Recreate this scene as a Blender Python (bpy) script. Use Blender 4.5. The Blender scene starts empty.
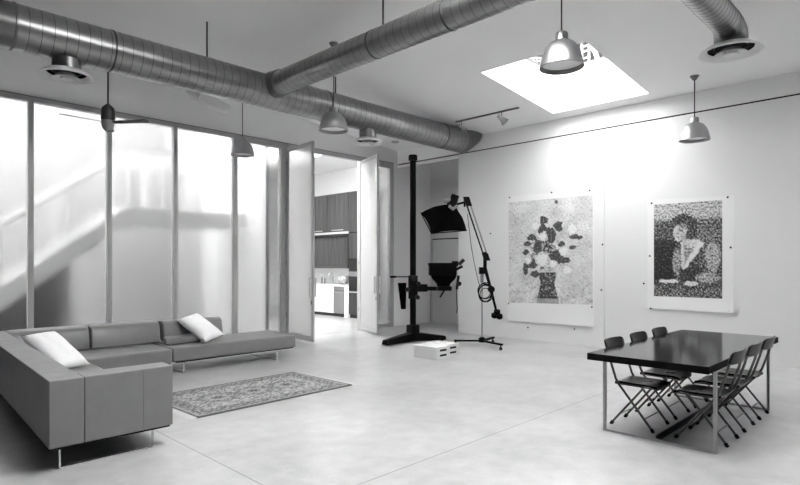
import bpy, math, random
from mathutils import Vector, Matrix, noise
random.seed(7)
sc = bpy.context.scene
C = sc.collection
# ------------------------------------------------------------------ camera frame (x along the glass wall, y along the print wall)
F = 557.0; HOR = 264.7; H = 1.7
FW = Vector((.7147, .6994, 0)); RT = Vector((.6994, -.7147, 0))
def at(px, py, d):                       # point seen at a photo pixel, d metres deep
    return FW*d + RT*((px-400)/F*d) + Vector((0, 0, H+(HOR-py)/F*d))
def on_x(px, py, x):                     # same, on the plane x = const
    k = (px-400)/F
    return at(px, py, x/(.7147+.6994*k))
def on_y(px, py, y):
    k = (px-400)/F
    return at(px, py, y/(.6994-.7147*k))
def zc(x): return 4.86+.093*(11.04-x)    # the ceiling slopes

# ------------------------------------------------------------------ materials
def mat(name, col, rough=.5, metal=0., var=.0, scale=8., bump=0., bscale=60., stretch=(1,1,1), spec=.5, coat=0.):
    m = bpy.data.materials.new(name); m.use_nodes = True
    nt = m.node_tree; N = nt.nodes; L = nt.links
    b = N['Principled BSDF']
    b.inputs['Roughness'].default_value = rough; b.inputs['Metallic'].default_value = metal
    b.inputs['Specular IOR Level'].default_value = spec
    b.inputs['Coat Weight'].default_value = coat
    b.inputs['Base Color'].default_value = (col, col, col, 1)
    tc = N.new('ShaderNodeTexCoord'); mp = N.new('ShaderNodeMapping'); mp.inputs['Scale'].default_value = stretch
    L.new(tc.outputs['Object'], mp.inputs['Vector'])
    if var:
        t = N.new('ShaderNodeTexNoise'); t.inputs['Scale'].default_value = scale; t.inputs['Detail'].default_value = 6
        L.new(mp.outputs[0], t.inputs['Vector'])
        r = N.new('ShaderNodeMapRange'); r.inputs['From Min'].default_value = .25; r.inputs['From Max'].default_value = .75
        r.inputs['To Min'].default_value = max(0, col*(1-var)); r.inputs['To Max'].default_value = min(1, col*(1+var))
        L.new(t.outputs['Fac'], r.inputs['Value']); L.new(r.outputs[0], b.inputs['Base Color'])
        r2 = N.new('ShaderNodeMapRange'); r2.inputs['From Min'].default_value = .25; r2.inputs['From Max'].default_value = .75
        r2.inputs['To Min'].default_value = rough*.85; r2.inputs['To Max'].default_value = min(1, rough*1.15)
        L.new(t.outputs['Fac'], r2.inputs['Value']); L.new(r2.outputs[0], b.inputs['Roughness'])
    if bump:
        t2 = N.new('ShaderNodeTexNoise'); t2.inputs['Scale'].default_value = bscale; t2.inputs['Detail'].default_value = 4
        L.new(mp.outputs[0], t2.inputs['Vector'])
        bp = N.new('ShaderNodeBump'); bp.inputs['Strength'].default_value = bump; bp.inputs['Distance'].default_value = .01
        L.new(t2.outputs['Fac'], bp.inputs['Height']); L.new(bp.outputs[0], b.inputs['Normal'])
    return m
M = {}
M['wall'] = mat('white_plaster', .86, .6, var=.02, scale=1.5, bump=.04, bscale=90)
M['panelwall'] = mat('white_wall_panel', .79, .55, var=.015, scale=1.2, bump=.03, bscale=80)
M['ceil'] = mat('ceiling_paint', .88, .7, var=.02, scale=.8)
M['shaft'] = mat('skylight_shaft_paint', .88, .7)
M['darkwall'] = mat('light_absorbing_wall', .05, .7, var=.05, scale=1.)  # near-black on unseen walls so they bounce little light
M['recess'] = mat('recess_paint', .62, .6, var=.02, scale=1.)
M['alu'] = mat('anodised_aluminium', .46, .45, .15)
M['alud'] = mat('aluminium_dark_edge', .10, .5, .3)
M['galv'] = mat('galvanised_steel', .28, .32, .9, var=.2, scale=5, stretch=(.6, .6, 1.4))
M['galvseam'] = mat('galvanised_seam', .07, .5, .7)
M['galvd'] = mat('galvanised_collar', .20, .38, .85, var=.15, scale=6)
M['diff'] = mat('diffuser_enamel', .72, .4, 0, var=.02)
M['slot'] = mat('black_slot', .01, .7, spec=.15)
M['spun'] = mat('spun_aluminium', .42, .38, .9)
M['lens'] = mat('lamp_lens', .88, .5)
M['black'] = mat('black_paint', .003, .5, var=.2, spec=.06)
M['blackmetal'] = mat('black_metal', .005, .45, 0, var=.2, spec=.08)
M['darkgrey'] = mat('dark_grey_metal', .03, .45, .3, var=.15, spec=.2)
M['fabricblk'] = mat('black_fabric', .003, .9, var=.3, bump=.3, bscale=30, spec=.04)
M['midgrey'] = mat('mid_grey_plastic', .22, .45)
M['leather'] = mat('grey_leather', .175, .38, var=.07, scale=6, bump=.10, bscale=14)
M['leatherd'] = mat('grey_leather_flank', .17, .5, var=.07, scale=5, bump=.10, bscale=10, stretch=(3, 3, .4))
M['under'] = mat('black_underside', .006, .9, spec=.15)  # black sheet added to keep the gap below the sofa dark
M['chrome'] = mat('chrome', .85, .25, .85)
M['steel'] = mat('brushed_steel_tube', .38, .3, .9)
M['linen'] = mat('white_linen', .9, .9, var=.03, scale=12, bump=.25, bscale=18)
M['fringe'] = mat('cotton_fringe', .72, .9)
M['tabletop'] = mat('black_lacquer', .003, .115, spec=.8)
M['tableedge'] = mat('black_matt_edge', .003, .6, spec=.05)
M['seat'] = mat('black_seat_plastic', .006, .3, var=.2, spec=.3)
M['chairmetal'] = mat('chair_steel', .11, .35, .7, var=.1)
M['rubber'] = mat('black_rubber', .012, .7, spec=.15)
M['paper'] = mat('paper', .84, .65, var=.015, scale=2)
M['ply'] = mat('white_birch_ply', .60, .55, var=.05, scale=10, stretch=(1, .2, 3))
M['print_ink'] = mat('stencil_ink', .30, .6)
M['whitecab'] = mat('white_lacquer', .85, .3)
M['counter'] = mat('white_stone', .85, .2, var=.02)
M['inox'] = mat('stainless_steel', .33, .35, .85, var=.08, scale=4, stretch=(1, 6, .2))
M['toe'] = mat('toe_kick', .02, .6)
M['glassblk'] = mat('black_oven_glass', .008, .12)
M['kfloorwall'] = mat('kitchen_wall', .80, .6)
M['render_out'] = mat('outside_render', .20, .8, var=.05, scale=1)
M['dark_out'] = mat('outside_dark_infill', .008, .8, var=.2, scale=3)
M['ground_out'] = mat('outside_concrete', .42, .8, var=.08, scale=1)
M['stairwhite'] = mat('white_stair_steel', .75, .5)
M['parapet'] = mat('parapet_cladding', .02, .9, var=.1, scale=1, spec=.05)
M['roofgrey'] = mat('roof_grey', .22, .7, var=.1)
M['jar'] = mat('jar_ceramic', .35, .35, var=.9, scale=16)

def wood(name, lo, hi):
    m = bpy.data.materials.new(name); m.use_nodes = True
    nt = m.node_tree; N = nt.nodes; L = nt.links; b = N['Principled BSDF']
    tc = N.new('ShaderNodeTexCoord'); mp = N.new('ShaderNodeMapping'); mp.inputs['Scale'].default_value = (14, 14, .5)
    t = N.new('ShaderNodeTexNoise'); t.inputs['Scale'].default_value = 1.3; t.inputs['Detail'].default_value = 5
    r = N.new('ShaderNodeMapRange'); r.inputs['From Min'].default_value = .3; r.inputs['From Max'].default_value = .7
    r.inputs['To Min'].default_value = lo; r.inputs['To Max'].default_value = hi
    L.new(tc.outputs['Object'], mp.inputs[0]); L.new(mp.outputs[0], t.inputs['Vector']); L.new(t.outputs['Fac'], r.inputs['Value'])
    L.new(r.outputs[0], b.inputs['Base Color']); b.inputs['Roughness'].default_value = .4
    return m
M['wood'] = wood('dark_wood_veneer', .02, .075)
M['wood2'] = wood('darker_wood_veneer', .018, .06)

def floor_mat():
    m = bpy.data.materials.new('polished_concrete'); m.use_nodes = True
    nt = m.node_tree; N = nt.nodes; L = nt.links; b = N['Principled BSDF']
    tc = N.new('ShaderNodeTexCoord')
    def noi(s, d):
        t = N.new('ShaderNodeTexNoise'); t.inputs['Scale'].default_value = s; t.inputs['Detail'].default_value = d
        L.new(tc.outputs['Object'], t.inputs['Vector']); return t.outputs['Fac']
    def mth(op, a, bb, c=None):
        n = N.new('ShaderNodeMath'); n.operation = op
        for i, v in enumerate((a, bb, c)):
            if v is None: continue
            if isinstance(v, (int, float)): n.inputs[i].default_value = v
            else: L.new(v, n.inputs[i])
        return n.outputs[0]
    a = noi(.9, 8); c = noi(5, 8); e = noi(40, 3)
    v = mth('MULTIPLY_ADD', mth('SUBTRACT', a, .5), .28, .385)
    v = mth('ADD', v, mth('MULTIPLY', mth('SUBTRACT', c, .5), .24))
    v = mth('ADD', v, mth('MULTIPLY', mth('SUBTRACT', e, .5), .05))
    sp = N.new('ShaderNodeSeparateXYZ'); L.new(tc.outputs['Object'], sp.inputs[0])
    j = None
    for ax, val, w in (('X', 2.33, .005), ('Y', 3.24, .005), ('X', 9.61, .004), ('Y', 10.9, .006)):
        n = mth('LESS_THAN', mth('ABSOLUTE', mth('SUBTRACT', sp.outputs[ax], val), 0), w)
        j = n if j is None else mth('MAXIMUM', j, n)
    v = mth('MULTIPLY', v, mth('SUBTRACT', 1, mth('MULTIPLY', j, .62)))
    L.new(v, b.inputs['Base Color'])
    L.new(mth('MULTIPLY_ADD', c, .16, .24), b.inputs['Roughness'])
    b.inputs['Specular IOR Level'].default_value = .5
    bp = N.new('ShaderNodeBump'); bp.inputs['Strength'].default_value = .015; bp.inputs['Distance'].default_value = .01
    L.new(c, bp.inputs['Height']); L.new(bp.outputs[0], b.inputs['Normal'])
    return m
M['floor'] = floor_mat()

def poly_mat():                            # ribbed translucent multiwall sheet
    m = bpy.data.materials.new('ribbed_polycarbonate'); m.use_nodes = True
    nt = m.node_tree; N = nt.nodes; L = nt.links
    N.remove(N['Principled BSDF']); out = N['Material Output']
    tc = N.new('ShaderNodeTexCoord'); sp = N.new('ShaderNodeSeparateXYZ'); L.new(tc.outputs['Object'], sp.inputs[0])
    ad = N.new('ShaderNodeMath'); ad.operation = 'ADD'; L.new(sp.outputs['X'], ad.inputs[0]); L.new(sp.outputs['Y'], ad.inputs[1])
    mu = N.new('ShaderNodeMath'); mu.operation = 'MULTIPLY'; mu.inputs[1].default_value = 2*math.pi/.042; L.new(ad.outputs[0], mu.inputs[0])
    si = N.new('ShaderNodeMath'); si.operation = 'SINE'; L.new(mu.outputs[0], si.inputs[0])
    cl = N.new('ShaderNodeMapRange'); cl.inputs['From Min'].default_value = -1; cl.inputs['From Max'].default_value = 1
    cl.inputs['To Min'].default_value = .57; cl.inputs['To Max'].default_value = .645
    L.new(si.outputs[0], cl.inputs['Value'])
    rf = N.new('ShaderNodeBsdfRefraction'); rf.inputs['IOR'].default_value = 1.4; rf.inputs['Roughness'].default_value = .27
    tr = N.new('ShaderNodeBsdfTranslucent'); tp = N.new('ShaderNodeBsdfTransparent')
    L.new(cl.outputs[0], rf.inputs['Color']); L.new(cl.outputs[0], tr.inputs['Color'])
    tp.inputs['Color'].default_value = (.9, .9, .9, 1)
    m1 = N.new('ShaderNodeMixShader'); m1.inputs[0].default_value = .035
    L.new(rf.outputs[0], m1.inputs[1]); L.new(tr.outputs[0], m1.inputs[2])
    m2 = N.new('ShaderNodeMixShader'); m2.inputs[0].default_value = .08
    L.new(m1.outputs[0], m2.inputs[1]); L.new(tp.outputs[0], m2.inputs[2])
    gl = N.new('ShaderNodeBsdfGlossy'); gl.inputs['Roughness'].default_value = .3
    m3 = N.new('ShaderNodeMixShader'); m3.inputs[0].default_value = .03
    L.new(m2.outputs[0], m3.inputs[1]); L.new(gl.outputs[0], m3.inputs[2])
    L.new(m3.outputs[0], out.inputs['Surface'])
    return m
M['poly'] = poly_mat()
lm = M['poly'].copy(); lm.name = 'brightened_polycarbonate'; M['polybright'] = lm  # whiter copy of the same sheet, so the panes look lit
for nd in lm.node_tree.nodes:
    if nd.type == 'MAP_RANGE': nd.inputs['To Min'].default_value = .9; nd.inputs['To Max'].default_value = .97
    if nd.type == 'MIX_SHADER' and abs(nd.inputs[0].default_value-.035) < .001: 
        nd.inputs[0].default_value = .45
df = lm.node_tree.nodes.new('ShaderNodeBsdfDiffuse'); df.inputs['Color'].default_value = (.9, .9, .9, 1)
mx = lm.node_tree.nodes.new('ShaderNodeMixShader'); mx.inputs[0].default_value = .35
ol = lm.node_tree.nodes['Material Output']; src = ol.inputs['Surface'].links[0].from_socket
lm.node_tree.links.new(src, mx.inputs[1]); lm.node_tree.links.new(df.outputs[0], mx.inputs[2]); lm.node_tree.links.new(mx.outputs[0], ol.inputs['Surface'])

def vcol_mat(name, rough=.7):
    m = bpy.data.materials.new(name); m.use_nodes = True
    nt = m.node_tree; b = nt.nodes['Principled BSDF']; b.inputs['Roughness'].default_value = rough
    a = nt.nodes.new('ShaderNodeVertexColor'); a.layer_name = 'ink'
    nt.links.new(a.outputs['Color'], b.inputs['Base Color']); return m
M['ink'] = vcol_mat('printed_ink', .65); M['pile'] = vcol_mat('wool_pile', .95)

# ------------------------------------------------------------------ mesh builder
class MB:
    def __init__(s): s.v = []; s.f = []; s.mi = []; s.cur = 0
    def add(s, vs, fs):
        o = len(s.v); s.v += [Vector(v) for v in vs]; s.f += [tuple(o+i for i in f) for f in fs]; s.mi += [s.cur]*len(fs); return s
    def box(s, x0, x1, y0, y1, z0, z1):
        return s.hexa([(x0, y0), (x1, y0), (x1, y1), (x0, y1)], z0, z1)
    def hexa(s, poly, z0, z1):             # vertical prism; z0/z1 numbers or one per corner
        n = len(poly)
        a = z0 if isinstance(z0, (list, tuple)) else [z0]*n; b = z1 if isinstance(z1, (list, tuple)) else [z1]*n
        vs = [(p[0], p[1], a[i]) for i, p in enumerate(poly)]+[(p[0], p[1], b[i]) for i, p in enumerate(poly)]
        fs = [tuple(range(n-1, -1, -1)), tuple(range(n, 2*n))]+[(i, (i+1) % n, n+(i+1) % n, n+i) for i in range(n)]
        return s.add(vs, fs)
    def obox(s, c, ax, ay, az, hx, hy, hz):
        c = Vector(c); ax = Vector(ax).normalized()*hx; ay = Vector(ay).normalized()*hy; az = Vector(az).normalized()*hz
        vs = [c+ax*i+ay*j+az*k for k in (-1, 1) for (i, j) in ((-1, -1), (1, -1), (1, 1), (-1, 1))]
        return s.add(vs, [(3, 2, 1, 0), (4, 5, 6, 7), (0, 1, 5, 4), (1, 2, 6, 5), (2, 3, 7, 6), (3, 0, 4, 7)])
    def bar(s, p, q, w, h, up=(0, 0, 1)):  # rectangular bar from p to q
        p = Vector(p); q = Vector(q); d = (q-p); up = Vector(up)
        if abs(d.normalized().dot(up)) > .98: up = Vector((0, 1, 0))
        sd = d.cross(up).normalized(); u = sd.cross(d).normalized()
        return s.obox((p+q)/2, d, sd, u, d.length/2, w/2, h/2)
    def loft(s, rings, cap=True):
        n = len(rings[0]); vs = [p for r in rings for p in r]; fs = []
        for k in range(len(rings)-1):
            for i in range(n):
                j = (i+1) % n; fs.append((k*n+i, k*n+j, (k+1)*n+j, (k+1)*n+i))
        if cap: fs.append(tuple(range(n-1, -1, -1))); fs.append(tuple((len(rings)-1)*n+i for i in range(n)))
        return s.add(vs, fs)
    def tube(s, pts, r, n=10, cap=True):
        pts = [Vector(p) for p in pts]; rs = r if isinstance(r, (list, tuple)) else [r]*len(pts)
        t0 = (pts[1]-pts[0]).normalized(); u = t0.orthogonal().normalized(); rings = []
        for i, p in enumerate(pts):
            a = (pts[i]-pts[i-1]).normalized() if i else t0
            b = (pts[i+1]-pts[i]).normalized() if i < len(pts)-1 else a
            t = (a+b).normalized() if (a+b).length > 1e-6 else a
            u = (u-t*u.dot(t)).normalized(); w = t.cross(u)
            k = 1/max(.5, t.dot(a))
            rings.append([p+(u*math.cos(2*math.pi*j/n)+w*math.sin(2*math.pi*j/n))*rs[i]*(1 if k < 1.02 else k**.5) for j in range(n)])
        return s.loft(rings, cap)
    def lathe(s, prof, c=(0, 0, 0), ax=(0, 0, 1), n=32, cap=False):
        c = Vector(c); ax = Vector(ax).normalized(); u = ax.orthogonal().normalized()
        if abs(ax.z) > .99: u = Vector((1, 0, 0))
        w = ax.cross(u)
        return s.loft([[c+ax*z+(u*math.cos(2*math.pi*j/n)+w*math.sin(2*math.pi*j/n))*max(r, .0005) for j in range(n)] for r, z in prof], cap)
    def build(s, name, m, parent=None, smooth=False, bevel=0, seg=2, sub=0):
        me = bpy.data.meshes.new(name)
        L = Vector((0, 0, 0)); q = parent
        while q is not None: L = L+q.location; q = q.parent
        me.from_pydata([v-L for v in s.v], [], s.f); me.update()
        for x in (m if isinstance(m, (list, tuple)) else [m]): me.materials.append(x)
        for p, i in zip(me.polygons, s.mi): p.material_index = i
        import bmesh
        bm = bmesh.new(); bm.from_mesh(me); bmesh.ops.recalc_face_normals(bm, faces=bm.faces); bm.to_mesh(me); bm.free()
        o = bpy.data.objects.new(name, me); C.objects.link(o)
        if parent is not None: o.parent = parent
        if bevel:
            b = o.modifiers.new('bevel', 'BEVEL'); b.width = bevel; b.segments = seg; b.limit_method = 'ANGLE'; b.angle_limit = math.radians(35)
            smooth = True
        if sub:
            d = o.modifiers.new('sub', 'SUBSURF'); d.levels = sub; d.render_levels = sub; smooth = True
        if smooth:
            for p in me.polygons: p.use_smooth = True
            if not sub: me.set_sharp_from_angle(angle=math.radians(38))
        return o

def tag(o, label=None, cat=None, group=None, kind=None):
    if label: o['label'] = label
    if cat: o['category'] = cat
    if group: o['group'] = group
    if kind: o['kind'] = kind
    return o
def thing(name, label, cat, loc=(0, 0, 0), rz=0, group=None):
    o = bpy.data.objects.new(name, None); C.objects.link(o); o.location = loc; o.rotation_euler = (0, 0, rz); o.empty_display_size = .1
    return tag(o, label, cat, group)
def struct(name, mb, m, parent=None, **k):
    o = mb.build(name, m, parent, **k)
    if parent is None: o['kind'] = 'structure'
    return o
def sroot(name, loc=(0, 0, 0), label=None):
    o = bpy.data.objects.new(name, None); C.objects.link(o); o.location = loc; o['kind'] = 'structure'
    return o
def dup(root, loc, rz, label):
    r = root.copy(); C.objects.link(r); r.location = loc; r.rotation_euler = (0, 0, rz); r['label'] = label
    for ch in list(root.children):
        c = ch.copy(); C.objects.link(c); c.parent = r
        for g in list(ch.children):
            d = g.copy(); C.objects.link(d); d.parent = c
    return r
def slab_on_ceiling(mb, x0, x1, y0, y1, th=.25):
    mb.hexa([(x0, y0), (x1, y0), (x1, y1), (x0, y1)], [zc(x0), zc(x1), zc(x1), zc(x0)], [zc(x0)+th, zc(x1)+th, zc(x1)+th, zc(x0)+th])

# ================================================================== THE SETTING
XW, YW = 11.04, 10.9                      # print wall, glass wall
XB, YB = -.7, -5.0                       # unseen room ends; side wall moved close to shade the sofa flank
struct('floor', MB().box(XB-.2, 12.9, YB-.2, 18.2, -.2, 0), M['floor'])
# ceiling around the roof light and two added openings
def ceiling():
    mb = MB()
    holes = [(8.12, 10.68, 3.94, 5.93), (2.3, 4.75, .8, 4.3), (9.0, 10.5, -1.7, -.2)]
    xs = sorted({XB-.2, 12.6, *[h[0] for h in holes], *[h[1] for h in holes]})
    ys = sorted({YB-.2, 11.05, *[h[2] for h in holes], *[h[3] for h in holes]})
    for i in range(len(xs)-1):
        run = None
        for j in range(len(ys)-1):
            cx = (xs[i]+xs[i+1])/2; cy = (ys[j]+ys[j+1])/2
            solid = not any(h[0] < cx < h[1] and h[2] < cy < h[3] for h in holes)
            if solid: run = (ys[j], ys[j+1]) if run is None else (run[0], ys[j+1])
            if (not solid or j == len(ys)-2) and run: slab_on_ceiling(mb, xs[i], xs[i+1], *run); run = None
    return mb
struct('ceiling', ceiling(), M['ceil'])
# print wall: two big panels below the reveal, wall above, header over the recess
TOPZ = 4.47
pw = MB()
pw.box(XW, XW+.16, 4.975, 8.75, 0, TOPZ); pw.box(XW, XW+.16, YB, 4.967, 0, TOPZ)
struct('wall_right', pw, M['panelwall'])
struct('wall_right_upper', MB().hexa([(XW+.01, YB), (XW+.2, YB), (XW+.2, YW), (XW+.01, YW)], 4.5, [zc(XW)+.02]*4), M['wall'])
struct('trim_1', MB().box(XW+.03, XW+.19, YB, 8.75, TOPZ, 4.5), M['slot'])       # dark reveal
tr = MB().box(XW-.01, XW+.05, 8.752, YW-.002, 4.39, 4.45); struct('trim_2', tr, M['wall'])
struct('trim_3', MB().box(XW+.02, XW+.06, 8.75, YW, 4.475, 4.5), M['alud'])
# recess
XR = 12.42
struct('wall_recess', MB().box(XR, XR+.15, 8.5, YW+.1, 0, 4.9), M['recess'])
struct('wall_recess_side', MB().box(XW+.17, XR, 8.4, 8.5, 0, 4.9), M['recess'])
struct('baseboard_recess', MB().box(XR-.012, XR, 8.5, 10.86, 0, .09), M['recess'])
d3 = sroot('door_3', (XR, 10.2, 0))
MB().box(XR-.03, XR-.006, 9.70, 10.78, 0.01, 2.43).build('leaf', M['recess'], d3)
MB().box(XR-.006, XR-.003, 9.67, 10.805, 0, 2.465).build('door_gap', M['slot'], d3)
fr = MB(); fr.box(XR-.02, XR-.002, 9.6, 9.655, 0, 2.52); fr.box(XR-.02, XR-.002, 10.805, 10.85, 0, 2.52); fr.box(XR-.02, XR-.002, 9.655, 10.805, 2.465, 2.52)
fr.build('frame', M['recess'], d3)
hg = MB()
for z in (.35, 1.2, 2.1): hg.box(XR-.036, XR-.02, 10.775, 10.80, z, z+.1)
hg.build('hinge', M['alu'], d3)
# glass wall: everything above, and the plain piece next to the recess
ZG = 4.51
struct('wall_left', MB().hexa([(XB-.2, YW), (12.6, YW), (12.6, YW+.2), (XB-.2, YW+.2)], ZG, [zc(XB), zc(12.6), zc(12.6), zc(XB)]), M['wall'])
struct('wall_left_blocker', MB().box(XB-.2, 1.13, YW, YW+.2, 0, ZG), M['darkwall'])  # unseen solid piece instead of glazing, keeps light off the sofa flank
struct('wall_left_end', MB().box(10.86, 12.6, YW, YW+.2, 0, ZG), M['wall'])
struct('baseboard_left', MB().box(10.88, XR-.02, YW-.012, YW, 0, .07), M['wall'])
struct('wall_back', MB().box(XB-.2, XB, YB-.2, YW+.2, 0, 6.4), M['darkwall'])
bw = MB(); bw.box(XB, XW+.2, YB-.2, YB, 0, 6.4)
struct('wall_front', bw, M['darkwall'])
# glazed panels
edges = [1.13, 2.33, 3.55, 4.77, 6.06, 7.375]
panel = 0
def glazed(name, x0, x1, jl=.04, jr=.04, top=.09):
    r = sroot(name, (x0, YW, 0))
    fr = MB(); fr.cur = 0
    y0, y1 = YW-.03, YW+.09
    fr.box(x0, x0+jl, y0, y1, 0, ZG-.012); fr.box(x1-jr, x1, y0, y1, 0, ZG-.012)
    fr.box(x0+jl, x1-jr, y0, y1, ZG-top, ZG-.012); fr.box(x0+jl, x1-jr, y0, y1, 0, .10)
    fr.cur = 1
    fr.box(x0, x1, y0-.004, y1, ZG-.012, ZG)
    fr.build('frame', [M['alu'], M['alud']], r)
    MB().box(x0+jl, x1-jr, YW+.02, YW+.036, .10, ZG-top).build('pane', M['poly'], r)
    return r
for i in range(len(edges)-1):
    panel += 1
    last = i == len(edges)-2
    glazed('window_%d' % panel, edges[i], edges[i+1], .06 if last else .04, .16 if last else .04, .14 if last else .09)
hd = MB(); hd.box(7.375, 9.63, YW-.03, YW+.09, ZG-.11, ZG-.012); hd.cur = 1; hd.box(7.375, 9.63, YW-.034, YW+.09, ZG-.012, ZG)
struct('trim_4', hd, [M['alu'], M['alud']])
glazed('window_10', 9.63, 10.86, .06, .13, .16)
struct('trim_5', MB().box(7.4, 9.63, YW+.0, YW+.05, -.02, .004), M['alu'])
# open door leaves
def leaf(name, hx, ang, n):
    r = sroot(name, (hx, YW-.03, 0))
    W, hz, w, t = 1.14, 4.37, .075, .05
    d = Vector((math.cos(ang), math.sin(ang), 0)); nn = Vector((-d.y, d.x, 0))
    o = Vector((hx, YW-.04, 0))
    def bx(mb, u0, u1, z0, z1, tt): mb.obox(o+d*((u0+u1)/2)+Vector((0, 0, (z0+z1)/2)), d, nn, (0, 0, 1), (u1-u0)/2, tt/2, (z1-z0)/2)
    fr = MB(); bx(fr, 0, w, .03, hz, t); bx(fr, W-w, W, .03, hz, t); bx(fr, w, W-w, hz-w, hz, t); bx(fr, w, W-w, .03, .03+w*1.7, t)
    fr.build('frame', M['alu'], r, bevel=.004)
    p = MB(); bx(p, w, W-w, .03+w*1.7, hz-w, .016); p.build('pane', M['polybright'], r)
    for s in (-1, 1):
        h = MB(); b = o+d*(W-.045)+nn*s*.075
        h.bar(b+Vector((0, 0, 1.0)), b+Vector((0, 0, 1.42)), .022, .022, d)
        for z in (1.05, 1.37): h.bar(b+Vector((0, 0, z)), b-nn*s*.05+Vector((0, 0, z)), .016, .016)
        h.build('pull_handle', M['alu'], r)
    lk = MB(); bx(lk, W-.062, W-.03, .84, .92, .062); lk.build('lock', M['alud'], r)
    hn = MB()
    for z in (.5, 1.7, 2.9, 4.0): bx(hn, -.015, .012, z, z+.1, .056)
    hn.build('hinge', M['alud'], r)
leaf('door_1', 7.375, math.radians(-95), 1)
leaf('door_2', 9.60, math.radians(-109), 2)

# roof light above the prints: shaft, curb, glazing bars
X0, X1, Y0, Y1 = 8.12, 10.68, 3.94, 5.93
ZS = 5.76
sh = MB()
def zt(x): return zc(x)+.001
e = .008
sh.hexa([(X1-e, Y0), (X1, Y0), (X1, Y1), (X1-e, Y1)], zt(X1), ZS)
sh.hexa([(X0+e, Y1-e), (X1-e, Y1-e), (X1-e, Y1), (X0+e, Y1)], [zt(X0), zt(X1), zt(X1), zt(X0)], ZS)
sh.hexa([(X0+e, Y0), (X1-e, Y0), (X1-e, Y0+e), (X0+e, Y0+e)], [zt(X0), zt(X1), zt(X1), zt(X0)], ZS)
sh.hexa([(X0, Y0), (X0+e, Y0), (X0+e, Y1), (X0, Y1)], zt(X0), ZS)
sh.hexa([(X1+.002, Y0-.1), (X1+.1, Y0-.1), (X1+.1, Y1+.1), (X1+.002, Y1+.1)], 5.2, ZS)
sh.hexa([(X0, Y1+.002), (X1, Y1+.002), (X1, Y1+.1), (X0, Y1+.1)], 5.35, ZS)
sh.hexa([(X0, Y0-.1), (X1, Y0-.1), (X1, Y0-.002), (X0, Y0-.002)], 5.35, ZS)
sh.hexa([(X0-.1, Y0-.1), (X0-.002, Y0-.1), (X0-.002, Y1+.1), (X0-.1, Y1+.1)], 5.4, ZS)
struct('trim_6', sh, M['shaft'])
sk = sroot('window_11', (9.4, 4.9, ZS))
gm = bpy.data.materials.new('tinted_rooflight_glass'); gm.use_nodes = True
nt = gm.node_tree; nt.nodes.remove(nt.nodes['Principled BSDF'])
tb_ = nt.nodes.new('ShaderNodeBsdfTransparent'); tb_.inputs['Color'].default_value = (.80, .80, .80, 1)
nt.links.new(tb_.outputs[0], nt.nodes['Material Output'].inputs['Surface'])
MB().box(X0, X1, Y0, Y1, ZS+.01, ZS+.02).build('pane', gm, sk)
g = MB()
for x in (X0, X1): g.bar((x, Y0, ZS+.02), (x, Y1, ZS+.02), .05, .04)
for y in (Y0, Y1): g.bar((X0, y, ZS+.02), (X1, y, ZS+.02), .05, .04)
g.build('frame', M['alud'], sk)
for nm, (x0, x1, y0, y1), px in (('window_12', (2.3, 4.75, .8, 4.3), 13), ('window_13', (9.0, 10.5, -1.7, -.2), 14)):  # unseen openings added so more sky light fills the room
    g = MB()
    for x in (x0, x1): g.hexa([(x-.05, y0), (x+.05, y0), (x+.05, y1), (x-.05, y1)], zc(x)+.2, zc(x)+.5)
    struct(nm, g, M['wall'])
# things on the roof, seen through the roof light
M['ladder'] = mat('white_ladder_paint', .3, .5)
lad = thing('roof_ladder', 'white steel ladder frame seen up through the skylight beside the pendant lamp', 'ladder', (11.4, 5.4, ZS))
for px in (582, 589, 597.5, 603):
    a = on_x(px, 70, 11.6); b = on_x(px, 44 if px < 591 else 57, 11.6); MB().bar((a.x, a.y, 5.05), b, .035, .035, (1, 0, 0)).build('upright', M['ladder'], lad)
for py in (46, 51, 58):
    a = on_x(581, py+1.5, 11.6); b = on_x(590, py-1.5, 11.6); MB().bar(a, b, .03, .03).build('rung', M['ladder'], lad)

rp = MB(); q = [on_x(591, 46, 12.0), on_x(595, 52, 12.0), on_x(598.5, 62, 12.0), on_x(600, 75, 12.0)]
rp.tube(q, .05, 8); tag(rp.build('roof_pipe', M['roofgrey'], None, smooth=True), 'dark curved pipe seen up through the skylight right of the ladder frame', 'pipe')
rl = MB()
for px in (530, 533.5, 537, 541): a = on_y(px, 70, 6.7); b = on_y(px, 57.5+(px-530)*.02, 6.7); rl.bar((a.x, a.y, 5.2), b, .03, .03, (0, 1, 0))
for py in (58, 61): rl.bar(on_y(529, py, 6.7), on_y(546, py, 6.7), .03, .03)
tag(rl.build('roof_railing', M['ladder']), 'low white railing seen up through the skylight left of the pendant lamp', 'railing')
struct('roof', MB().box(10.9, 16, -2, 10.8, 5.0, 5.05), M['roofgrey'])
struct('wall_roof_parapet', MB().box(15.0, 15.3, -2, 16, 4.4, 9.2), M['parapet'])

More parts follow.
